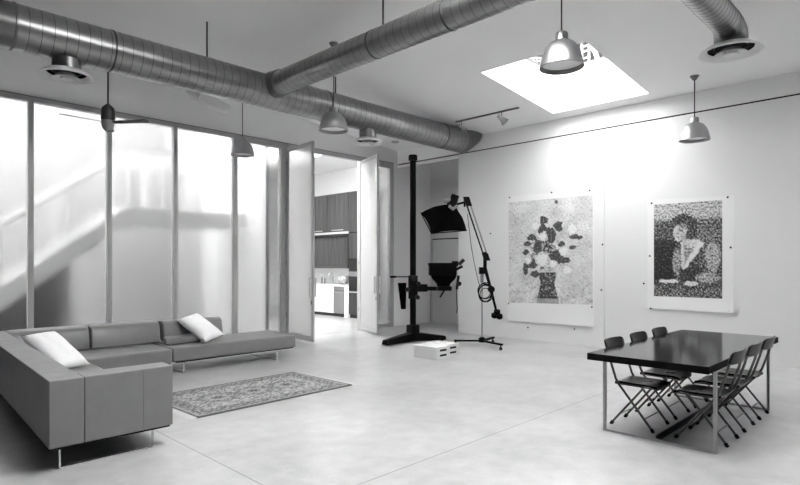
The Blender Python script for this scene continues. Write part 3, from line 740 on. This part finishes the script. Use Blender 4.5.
# apple boxes
def apple(label, x0, x1, y0, y1):
    r = thing('wooden_box', label, 'box', ((x0+x1)/2, (y0+y1)/2, 0), 0, 'pale wooden boxes beside the camera stand')
    MB().box(x0, x1, y0, y1, 0, .226).build('carcass', M['ply'], r, bevel=.006)
    for z in (.055, .145):
        m = MB(); w = (x1-x0)*.21; xm = (x0+x1)/2; n = 8
        pr = [(xm-w+.02*0+math.cos(a)*.018, z+.018+math.sin(a)*.018) for a in [math.pi/2+math.pi*i/n for i in range(n+1)]]+[(xm+w+math.cos(a)*.018, z+.018+math.sin(a)*.018) for a in [-math.pi/2+math.pi*i/n for i in range(n+1)]]
        k = len(pr); m.add([(x, y0-.002, z_) for x, z_ in pr]+[(x, y0+.02, z_) for x, z_ in pr], [tuple(range(k)), tuple(range(2*k-1, k-1, -1))]+[(i, (i+1) % k, k+(i+1) % k, k+i) for i in range(k)])
        m.build('hand_slot', M['slot'], r)
    return r
b1 = apple('pale wooden box with hand slots, the nearer left one of the pair', 7.52, 7.885, 6.45, 7.0)
b2 = apple('pale wooden box with hand slots and worn markings on top, right one of the pair', 7.90, 8.265, 6.53, 7.08)
mk = MB(); rnd = random.Random(2)
for k in range(16):
    x = 7.94+rnd.random()*.26; y = 6.65+rnd.random()*.33; mk.box(x, x+.03+rnd.random()*.04, y, y+.018, .2262, .2268)
mk.build('marking', M['print_ink'], b2)

# ================================================================== PRINTS
def printed(label, sheet, art, paint, pins, n=(110, 136), curl=.03):
    # sheet: TL, TR, BR, BL pixels on the wall plane; art the printed area
    P = [on_x(px, py, XW) for px, py in sheet]
    r = thing('art_print', label, 'picture', (XW, (P[0].y+P[1].y)/2, P[3].z), 0)
    def lerp2(Q, u, v):
        a = Q[0].lerp(Q[1], u); b = Q[3].lerp(Q[2], u); return a.lerp(b, v)
    def off(u, v):
        e = max(0, v-.86)/.14; return .006+curl*e*e*(.4+.6*u)+.004*math.sin(u*7)*v
    NX, NY = 16, 22
    vs = []
    for j in range(NY+1):
        for i in range(NX+1):
            p = lerp2(P, i/NX, j/NY); vs.append((XW-off(i/NX, j/NY), p.y, p.z))
    k = len(vs); vs += [(x+.0015, y, z) for x, y, z in vs]
    def q(b, flip): 
        o = []
        for j in range(NY):
            for i in range(NX):
                f = (b+j*(NX+1)+i, b+j*(NX+1)+i+1, b+(j+1)*(NX+1)+i+1, b+(j+1)*(NX+1)+i); o.append(f[::-1] if flip else f)
        return o
    per = [i for i in range(NX+1)]+[j*(NX+1)+NX for j in range(1, NY+1)]+[NY*(NX+1)+i for i in range(NX-1, -1, -1)]+[j*(NX+1) for j in range(NY-1, 0, -1)]
    fs = q(0, False)+q(k, True)+[(per[i], per[(i+1) % len(per)], k+per[(i+1) % len(per)], k+per[i]) for i in range(len(per))]
    mb = MB(); mb.add(vs, fs); mb.build('paper', M['paper'], r, smooth=True)
    A_ = [on_x(px, py, XW) for px, py in art]
    nx, ny = n; vs = []; cols = []
    ymin = min(P[0].y, P[1].y); ymax = max(P[0].y, P[1].y); zmin = P[3].z; zmax = P[0].z
    for j in range(ny+1):
        for i in range(nx+1):
            u, v = i/nx, j/ny; p = lerp2(A_, u, v)
            su = (ymax-p.y)/(ymax-ymin); sv = (zmax-p.z)/(zmax-zmin)
            vs.append((XW-off(su, sv)-.003, p.y, p.z)); cols.append(paint(u, v))
    fs = [(j*(nx+1)+i, j*(nx+1)+i+1, (j+1)*(nx+1)+i+1, (j+1)*(nx+1)+i) for j in range(ny) for i in range(nx)]
    mb = MB(); mb.add(vs, fs); o = mb.build('picture', M['ink'], r)
    ca = o.data.color_attributes.new('ink', 'FLOAT_COLOR', 'POINT'); ca.data.foreach_set('color', [c for g in cols for c in (g, g, g, 1)])
    for px, py in pins:
        p = on_x(px, py, XW); m = MB(); m.lathe([(.016, .0), (.018, .01), (.012, .018), (0, .018)], (XW-.012, p.y, p.z), (-1, 0, 0), 10, cap=True); m.build('push_pin', M['darkgrey'], r, smooth=True)
    return r
def blob(u, v, cx, cy, rx, ry): return ((u-cx)/rx)**2+((v-cy)/ry)**2
def paint1(u, v):
    q = Vector((u*1.0, v*1.25, 0))
    n1 = noise.noise(q*55); n2 = noise.noise(q*22+Vector((3, 0, 0))); n3 = noise.noise(q*6+Vector((0, 7, 0))); n4 = noise.noise(q*110)
    wv = abs(noise.noise(Vector((q.x*26, q.y*26, 4.+n3*2))))
    g = .66+.16*n3+.34*n1*abs(n2)*2+.16*n4
    if wv < .05: g -= .20
    if v > .80: g += .02-.12*(n2 > .15)
    # bouquet foliage
    f = .75-blob(u, v, .45, .52, .27, .27)+.75*n2+.35*n1
    if f > .52: g = .03+.5*max(0, n1)**1.2+.35*(n2 > .28)
    for cx, cy, rx, ry in ((.25, .42, .05, .025), (.22, .5, .04, .025), (.3, .36, .06, .03), (.42, .27, .06, .05), (.62, .27, .05, .05), (.66, .44, .04, .03), (.80, .37, .055, .025), (.86, .38, .04, .018), (.78, .47, .04, .02), (.70, .59, .05, .03), (.30, .62, .06, .05), (.22, .66, .03, .06), (.34, .72, .05, .04), (.45, .2, .05, .04), (.6, .04, .02, .02), (.53, .34, .06, .08), (.38, .45, .06, .06), (.60, .56, .07, .07)):
        if blob(u, v, cx, cy, rx, ry)+.9*n2 < 1: g = .045+.30*max(0, n1)
    for cx, cy, r_ in ((.44, .36, .055), (.43, .575, .09), (.56, .62, .05), (.68, .5, .06), (.78, .30, .07), (.35, .25, .06), (.72, .68, .06), (.25, .58, .05)):
        bb = blob(u, v, cx, cy, r_, r_*.8)+.5*n2
        if bb < 1: g = .80-.30*(bb > .55)*(n1 > -.1)+.15*n1
    # vase
    w = .085+.035*abs(v-.80)/.15
    if .70 < v < .955 and abs(u-.49) < w+.012*n1: g = .035+.40*max(0, n1-.12)*2+.12*(n2 > .3)
    if v > .93 and abs(u-.49) < .13: g *= .55
    return min(.88, max(.02, g))
def paint2(u, v):
    q = Vector((u*1.0, v*1.35, 0))
    n1 = noise.noise(q*40); n2 = noise.noise(q*17+Vector((9, 2, 0))); n3 = noise.noise(q*7+Vector((1, 5, 0))); n4 = noise.noise(q*85+Vector((0, 3, 0)))
    grain = .55*n1+.45*n4
    U = u+.020*n2+.014*n1; V = v+.016*n2-.012*n1
    def sm(b, w=.35): return max(0., min(1., (1-b)/w))
    t, c = .15, .50
    def over(k, tt, cc):
        nonlocal t, c
        t += (tt-t)*k; c += (cc-c)*k
    def lin(x, a, b): return max(0., min(1., (x-a)/(b-a)))
    over(1-lin(V, .15, .22), .42, .62)
    over(lin(U, .58, .64)*(1-lin(V, .40, .48))*lin(V, .17, .22), .22, .55)
    over((1-lin(U, .30, .38))*lin(V, .36, .42)*(1-lin(V, .80, .86)), .05, .34)
    over(sm(blob(U, V, .63, .70, .32, .30)), .17, .52)
    over(sm(blob(U, V, .56, .77, .18, .15)), .09, .42)
    over(sm(blob(U, V, .87, .58, .12, .17)), .38, .55)
    over(sm(blob(U, V, .80, .79, .20, .06)), .34, .55)
    over(sm(blob(U, V, .35, .62, .07, .16)), .30, .50)
    over(sm(blob(U, V, .60, .435, .15, .05), .5), .62, .35)
    k = (V-.42)/.28
    if 0 < k < 1: over(sm(((U-(.71-.25*k))/(.055*(1-.4*k)))**2, .5), .68, .3); over(sm(((U-(.43+.02*k))/.03)**2, .5), .52, .4); over(lin(U, .44, .47)*(1-lin(U, .66-.24*k, .70-.24*k))*.6, .42, .4)
    over(sm(blob(U, V, .50, .42, .07, .05), .5), .48, .35)
    over(sm(blob(U, V, .45, .205, .19, .095)), .12, .5)
    over(sm(blob(U, V, .57, .285, .085, .085)), .12, .5)
    a = .45; du = (U-.405)*math.cos(a)+(V-.315)*1.35*math.sin(a); dv = -(U-.405)*math.sin(a)+(V-.315)*1.35*math.cos(a)
    over(sm((du/.105)**2+(dv/.14)**2, .3), .54, .34)
    over(sm((du/.10)**2+((dv+.10)/.05)**2, .6)*.8, .22, .4)
    over(sm(((du-.06)/.05)**2+((dv-.03)/.09)**2, .8)*.6, .30, .4)
    over(sm((du/.07)**2+((dv+.03)/.016)**2, .7)*.8, .16, .3)
    over(sm(((du+.03)/.016)**2+((dv-.03)/.04)**2, .8)*.6, .30, .3)
    over(sm(((du+.01)/.04)**2+((dv-.075)/.012)**2, .8)*.7, .22, .3)
    over(sm(blob(U, V, .23, .835, .17, .024), .5), .70, .35); over(sm(blob(U, V, .56, .855, .13, .03), .5), .60, .4)
    over(lin(V, .89, .93), .20, .6)
    t = t+c*1.2*grain+.05*n3; t = t-.10*math.sin(math.pi*2*max(0, min(1, t/.7)))
    return min(.84, max(.010, t))
printed('large unframed print of a dark vase of flowers pinned to the white wall', [(508.2, 196.3), (593.4, 189.3), (594.5, 326.5), (508, 320.7)], [(508.6, 202.6), (592.8, 195.2), (593.0, 304.6), (509, 302.5)], paint1, [(510, 197.5), (552, 192.5), (590, 190.5), (509, 303.5), (592.2, 307)])
printed('unframed print of a seated woman looking down, pinned above the dining table', [(647.6, 200.1), (734.3, 195.6), (733.7, 313.1), (647.6, 308.0)], [(654, 204.8), (722.3, 200.1), (722.3, 298.6), (654.1, 296)], paint2, [(652, 203.3), (728, 197.3), (731, 247.5), (650.2, 256), (651, 308.5), (729, 311)], n=(100, 136))
nails = [('lone pin below the left half of the flower print', 528, 327.5), ('lone pin below the right half of the flower print', 574.5, 329), ('lone pin right of the flower print, the upper of two', 602.6, 244.5), ('lone pin right of the flower print, the lower of two', 601.4, 290), ('lone pin left of the portrait print', 643.8, 283.5), ('lone pin between the boom arm and the flower print', 490.5, 233.5)]
for lb, px, py in nails:
    p = on_x(px, py, XW); m = MB(); m.lathe([(.018, .0), (.018, .006), (.006, .02), (0, .02)], (XW-.002, p.y, p.z), (-1, 0, 0), 10, cap=True)
    tag(m.build('wall_pin', M['black']), lb, 'pin', 'stray pins in the print wall')

# ================================================================== DINING TABLE
X_, Xe, Ya, Yb = 5.27, 8.06, 1.45, 2.55
tb = thing('dining_table', 'long black-topped dining table on open square steel frames', 'table', (6.7, 2.0, 0))
m = MB(); m.box(X_, Xe, Ya, Yb, .755, .822); m.mi = [1, 0, 1, 1, 1, 1]; m.build('tabletop', [M['tabletop'], M['tableedge']], tb, bevel=.003)
for x in (5.56, 7.66):
    m = MB(); w = .028; y0, y1 = 1.462, 2.512
    m.box(x-w/2, x+w/2, y0, y0+w, 0, .753); m.box(x-w/2, x+w/2, y1-w, y1, 0, .753)
    m.box(x-w/2, x+w/2, y0+w, y1-w, 0, .022); m.box(x-w/2, x+w/2, y0+w, y1-w, .725, .753)
    m.build('leg_frame', M['steel'], tb)
m = MB(); m.box(5.575, 7.645, 1.975, 2.015, .0, .012); m.box(5.575, 7.645, 1.99, 2.0, .012, .05); m.build('floor_stretcher', M['darkgrey'], tb)
m = MB()
for y in (1.475, 2.499): m.box(5.575, 7.645, y-.012, y+.012, .728, .752)
m.build('top_rail', M['steel'], tb)

def chair(label):
    r = thing('folding_chair', label, 'chair', (0, 0, 0), 0, 'black folding chairs at the dining table')
    # local: +y forward, rear feet at y = 0
    W = .212
    for s in (-1, 1):
        m = MB(); m.tube([(s*W, .43, .02), (s*W, .09, .44), (s*W, .055, .50), (s*W, -.01, .70), (s*W, -.05, .87)], .0125, 10)
        l = m.build('front_leg', M['chairmetal'], r, smooth=True)
        MB().tube([(s*W, .44, .0), (s*W, .42, .035)], .018, 8).build('rubber_foot', M['rubber'], l)
        m = MB(); w2 = W-.03; m.tube([(s*w2, .0, .02), (s*w2, .33, .43)], .0115, 10)
        l = m.build('rear_leg', M['chairmetal'], r, smooth=True)
        MB().tube([(s*w2, -.01, .0), (s*w2, .012, .035)], .018, 8).build('rubber_foot', M['rubber'], l)
    MB().tube([(-W, .345, .12), (W, .345, .12)], .006, 6).build('cross_rod', M['chairmetal'], r); MB().tube([(-W+.03, .08, .12), (W-.03, .08, .12)], .006, 6).build('cross_rod', M['chairmetal'], r)
    rings = []
    for y, z in ((.04, .462), (.10, .468), (.25, .464), (.40, .466), (.455, .455), (.47, .438)):
        rings.append([(-.195, y, z+.006), (-.1, y, z), (0, y, z-.003), (.1, y, z), (.195, y, z+.006), (.2, y, z-.012), (0, y, z-.024), (-.2, y, z-.012)])
    MB().loft(rings).build('seat', M['seat'], r)
    m = MB(); m.tube([(-.19, .07, .448), (.19, .07, .448)], .01, 8)
    for s in (-1, 1): m.tube([(s*.19, .04, .446), (s*.19, .46, .44)], .009, 8)
    m.build('seat_frame', M['chairmetal'], r, smooth=True)
    rings = []
    for i in range(13):
        t = -1+2*i/12; x = t*.228; cv = -.035*(1-t*t)
        f = -.012+cv
        e = .012 if abs(t) == 1 else 0
        rings.append([(x, -.03+f, .772+e), (x, -.058+f, .895-e), (x, -.046+f+.006, .897-e), (x, -.012+f+.003, .772+e)])
    MB().loft(rings).build('backrest', M['seat'], r, bevel=.005, seg=2)
    return r
proto = chair('folding chair on the far side of the table, nearest its left end')
def place(i, x, y, rz, lb):
    if i == 0: proto.location = (x, y, 0); proto.rotation_euler = (0, 0, rz); proto['label'] = lb; return
    dup(proto, (x, y, 0), rz, lb)
spots = [(6.02, 2.545, math.pi, 'leftmost folding chair, on the side of the table towards the print of flowers'),
         (6.70, 2.545, math.pi, 'middle folding chair of the left row, back rising over the far table edge'),
         (7.38, 2.545, math.pi, 'folding chair of the left row furthest from the camera'),
         (6.02, 1.455, 0, 'folding chair of the right row nearest the camera'),
         (6.66, 1.455, 0, 'middle folding chair of the right row at the table'),
         (7.30, 1.455, 0, 'folding chair of the right row furthest back, by the rear table leg')]
for i, s in enumerate(spots): place(i, *s)

# ================================================================== KITCHEN
FX = 11.6
def kbox(px0, py0, px1, py1, fx=FX, depth=.6):   # front rectangle from pixels on plane x = fx
    a = on_x(px0, (py0+py1)/2, fx); b = on_x(px1, (py0+py1)/2, fx)
    return b.y, a.y
base_ = thing('base_cabinet', 'white handleless drawer cabinet in the kitchen left of the dishwasher', 'cabinet', (FX, 15.5, 0))
MB().box(FX+.02, KX-.005, 14.42, 17.6, .10, .985).build('carcass', M['whitecab'], base_)
for y0, y1 in ((14.43, 15.98), (15.99, 17.58)):
    for z0, z1 in ((.105, .54), (.555, .98)):
        MB().box(FX, FX+.018, y0, y1, z0, z1).build('drawer_front', M['whitecab'], base_, bevel=.003)
MB().box(FX+.06, FX+.08, 14.42, 17.6, 0, .1).build('toe_kick', M['toe'], base_)
dw = thing('dishwasher', 'stainless dishwasher built in under the white kitchen counter', 'dishwasher', (FX, 14.1, 0))
MB().box(FX+.02, KX-.02, 13.87, 14.41, .1, .97).build('tub', M['midgrey'], dw)
MB().box(FX-.005, FX+.018, 13.875, 14.405, .12, .82).build('door', M['inox'], dw, bevel=.003)
MB().box(FX-.005, FX+.018, 13.875, 14.405, .88, .97).build('control_panel', M['inox'], dw, bevel=.003)
m = MB(); m.bar((FX-.04, 13.9, .80), (FX-.04, 14.38, .80), .02, .02)
for y in (13.93, 14.35): m.bar((FX-.04, y, .80), (FX, y, .80), .012, .012)
m.build('handle', M['alu'], dw)
MB().box(FX+.03, FX+.05, 13.87, 14.41, 0, .1).build('toe_kick', M['toe'], dw)
tag(MB().box(FX-.01, KX-.005, 13.66, 13.86, 0, 1.05).build('end_panel', M['whitecab'], None, bevel=.003), 'white upright counter end panel between dishwasher and oven cabinet', 'cabinet panel')
tag(MB().box(FX-.03, KX-.005, 13.865, 17.6, .99, 1.05).build('countertop', M['counter'], None, bevel=.003), 'white kitchen countertop over the drawers and dishwasher', 'countertop')
tc_ = thing('oven_cabinet', 'tall dark wood kitchen cabinet housing two black ovens', 'cabinet', (FX, 13.2, 0))
MB().box(FX, KX-.005, 12.85, 13.64, .12, 4.03).build('carcass', M['wood2'], tc_)
MB().box(FX+.05, FX+.07, 12.85, 13.64, 0, .118).build('toe_kick', M['toe'], tc_)
for z0, z1, nm in ((1.5, 1.90, 'microwave'), (.88, 1.32, 'oven')):
    o = MB().box(FX-.015, FX-.001, 12.87, 13.62, z0, z1).build(nm, M['glassblk'], tc_)
MB().box(FX-.016, FX-.001, 12.87, 13.62, 1.33, 1.48).build('control_strip', M['inox'], tc_)
m = MB(); m.bar((FX-.05, 12.9, .83), (FX-.05, 13.6, .83), .03, .04)
for y in (12.95, 13.55): m.bar((FX-.05, y, .83), (FX, y, .83), .02, .02)
m.build('handle', M['alu'], tc_)
m = MB(); m.box(FX-.004, FX-.001, 12.86, 13.63, 2.71, 2.74); m.box(FX-.004, FX-.001, 12.86, 13.63, .79, .80); m.build('door_joint', M['slot'], tc_)
uc = [(13.65, 14.72), (14.73, 15.8), (15.81, 16.9)]
ul = ['dark wood upper kitchen cabinet next to the tall oven cabinet', 'dark wood upper kitchen cabinet over the drawers, second from the ovens', 'dark wood upper kitchen cabinet deepest in the room, mostly behind the door leaf']
for (y0, y1), lb in zip(uc, ul):
    r = thing('upper_cabinet', lb, 'cabinet', (FX, (y0+y1)/2, 2.8), 0, 'row of upper kitchen cabinets')
    MB().box(FX+.02, KX-.005, y0, y1, 2.78, 4.03).build('carcass', M['wood'], r)
    MB().box(FX, FX+.018, y0+.004, y1-.004, 2.79, 4.03).build('door', M['wood'], r)
    m = MB(); m.bar((FX-.03, y0+.25, 2.83), (FX-.03, y1-.25, 2.83), .03, .025)
    for y in (y0+.3, y1-.3): m.bar((FX-.03, y, 2.83), (FX, y, 2.83), .015, .015)
    m.build('handle', M['alu'], r)
wp = thing('wood_niche_panel', 'framed dark wood panel between the upper cabinets and the white counter', 'cabinet panel', (FX+.05, 15.3, 1.6))
MB().box(FX+.1, KX-.005, 13.75, 17.0, 1.62, 2.62).build('panel', M['wood'], wp)
m = MB(); m.box(FX+.0, KX-.005, 13.66, 13.74, 1.6, 2.70); m.box(FX+.0, KX-.005, 13.74, 17.0, 2.625, 2.70); m.box(FX+.0, FX+.12, 13.74, 17.0, 1.585, 1.615); m.build('frame', M['toe'], wp)
MB().box(FX-.01, KX-.005, 13.66, 17.0, 2.705, 2.775).build('light_rail', M['alu'], wp)
struct('trim_7', MB().box(KX-.02, KX-.006, 13.87, 17.6, 1.055, 1.58), M['whitecab'])
# things on the counter
p = on_x(353, 280, FX+.2)
jr = thing('patterned_drum', 'dark patterned drum-shaped jar on the kitchen counter by the ovens', 'jar', (FX+.2, 14.12, 1.05))
m = MB(); m.lathe([(.0, -.2), (.13, -.2), (.15, -.18), (.15, .18), (.13, .2), (0, .2)], (FX+.22, 14.1, 1.202), (0, 1, 0), 24); m.build('drum', M['jar'], jr, smooth=True)
m = MB(); m.lathe([(0, 0), (.1, 0), (.1, .02), (.04, .03), (0, .03)], (FX+.22, 13.9, 1.202), (0, -1, 0), 24); m.build('lid', M['midgrey'], jr, smooth=True)
for lb, px, hh in (('slim soap bottle on the kitchen counter, the left one', 322, .34), ('slim soap bottle on the kitchen counter, the right one', 325, .30)):
    q_ = on_x(px, 284, FX+.2); r = thing('soap_bottle', lb, 'bottle', (q_.x, q_.y, 1.05), 0, 'bottles on the kitchen counter')
    MB().lathe([(0, 0), (.04, 0), (.04, hh*.55), (.015, hh*.7), (.015, hh*.8), (0, hh*.8)], (q_.x, q_.y, 1.051), n=16).build('bottle', M['midgrey'], r, smooth=True)
    MB().tube([(q_.x, q_.y, 1.05+hh*.8), (q_.x, q_.y, 1.05+hh), (q_.x-.05, q_.y, 1.05+hh)], .01, 8).build('pump', M['chrome'], r, smooth=True)
q_ = on_x(333, 284, FX+.3)
tp_ = MB(); tp_.tube([(q_.x, q_.y, 1.05), (q_.x, q_.y, 1.36), (q_.x-.04, q_.y, 1.43), (q_.x-.12, q_.y, 1.44), (q_.x-.17, q_.y, 1.38), (q_.x-.17, q_.y, 1.32)], .014, 10)
tag(tp_.build('faucet', M['chrome'], None, smooth=True), 'thin chrome gooseneck faucet on the white kitchen counter', 'faucet')

# ================================================================== OUTSIDE THE GLASS
struct('ground_outside', MB().box(-8, 6.9, YW+.2, 24, -.25, -.05), M['ground_out'])
struct('wall_dimming_side', MB().box(6.88, 6.945, 14.26, 15.6, -.1, 7.2), M['render_out'])  # added to cover the kitchen's bright outer wall with a darker tone
struct('wall_sky_screen', MB().box(-10, 6.9, 15.6, 15.9, -.1, 7.2), M['render_out'])  # made-up wall hiding bright sky behind the panes
stair = thing('outside_staircase', 'white steel staircase outside, blurred behind the ribbed glass wall', 'staircase', (3, 12.3, 0))
def stp(px, py, y): return on_y(px, py, y)
SY0, SY1 = 12.0, 13.0
top = Vector((4.22, 0, 2.90)); sl = .755
def zl(x, off=0): return 2.90-(4.22-x)*sl+off
xlo = .55
for y in (SY0, SY1):
    m = MB(); pts = [(xlo, zl(xlo)), (4.22, 2.9), (7.0, 2.9), (7.0, 2.58), (4.32, 2.58), (xlo, zl(xlo)-.44)]
    n = len(pts); m.add([(x, y, z) for x, z in pts]+[(x, y+.06, z) for x, z in pts], [tuple(range(n)), tuple(range(2*n-1, n-1, -1))]+[(i, (i+1) % n, n+(i+1) % n, n+i) for i in range(n)])
    m.build('stringer', M['stairwhite'], stair)
    m = MB(); m.bar((xlo, y+.03, zl(xlo)+1.06), (4.22, y+.03, 3.98), .06, .06); m.bar((4.22, y+.03, 3.99), (7.0, y+.03, 3.99), .06, .06)
    m.build('handrail', M['stairwhite'], stair)
    m = MB()
    for x in (1.0, 2.1, 3.2): m.bar((x, y+.03, zl(x)), (x, y+.03, zl(x)+1.05), .04, .04, (1, 0, 0))
    for x in (4.3, 5.0, 6.06, 6.9): m.bar((x, y+.03, 2.9), (x, y+.03, 3.98), .04, .04, (1, 0, 0))
    m.build('post', M['stairwhite'], stair)
m = MB(); x = .75
while x < 4.2: m.box(x-.02, x+.28, SY0+.06, SY1, zl(x)-.14, zl(x)-.10); x += .245
m.build('tread', M['render_out'], stair)
MB().box(4.25, 7.0, SY0+.06, SY1, 2.72, 2.84).build('landing', M['stairwhite'], stair)
m = MB(); m.add([(-1.0, 13.1, -.04), (3.5, 13.1, -.04), (3.5, 13.1, zl(3.5)-.6), (.7, 13.1, zl(.7)-.55), (-1, 13.1, .2)]+[(-1.0, 13.6, -.04), (3.5, 13.6, -.04), (3.5, 13.6, zl(3.5)-.6), (.7, 13.6, zl(.7)-.55), (-1, 13.6, .2)],
    [(0, 1, 2, 3, 4), (9, 8, 7, 6, 5)]+[(i, (i+1) % 5, 5+(i+1) % 5, 5+i) for i in range(5)])
tag(m.build('stair_infill', M['dark_out']), 'dark enclosure under the outside staircase at the lower left glass', 'infill')  # dark solid block set under the stairs

# ================================================================== LIGHT, CAMERA
w = bpy.data.worlds.new('overcast_sky'); sc.world = w; w.use_nodes = True
bg = w.node_tree.nodes['Background']; bg.inputs['Color'].default_value = (1, 1, 1, 1); bg.inputs['Strength'].default_value = 14.0

cam = bpy.data.cameras.new('camera'); co = bpy.data.objects.new('camera', cam); C.objects.link(co)
co.location = (0, 0, H); co.rotation_euler = (math.radians(90), 0, -math.atan2(.7147, .6994))
cam.sensor_fit = 'HORIZONTAL'; cam.sensor_width = 36; cam.lens = F/800*36; cam.shift_y = (HOR-242.5)/800
cam.clip_end = 200
sc.camera = co
sc.view_settings.view_transform = 'Standard'; sc.view_settings.look = 'None'; sc.view_settings.gamma = 1; sc.view_settings.exposure = .74
sc.cycles.use_denoising = True; sc.cycles.denoiser = 'OPENIMAGEDENOISE'; sc.cycles.denoising_prefilter = 'ACCURATE'; sc.cycles.denoising_input_passes = 'RGB_ALBEDO_NORMAL'
sc.cycles.max_bounces = 14; sc.cycles.diffuse_bounces = 6; sc.cycles.glossy_bounces = 4; sc.cycles.transmission_bounces = 10; sc.cycles.transparent_max_bounces = 12
sc.cycles.sample_clamp_indirect = 12
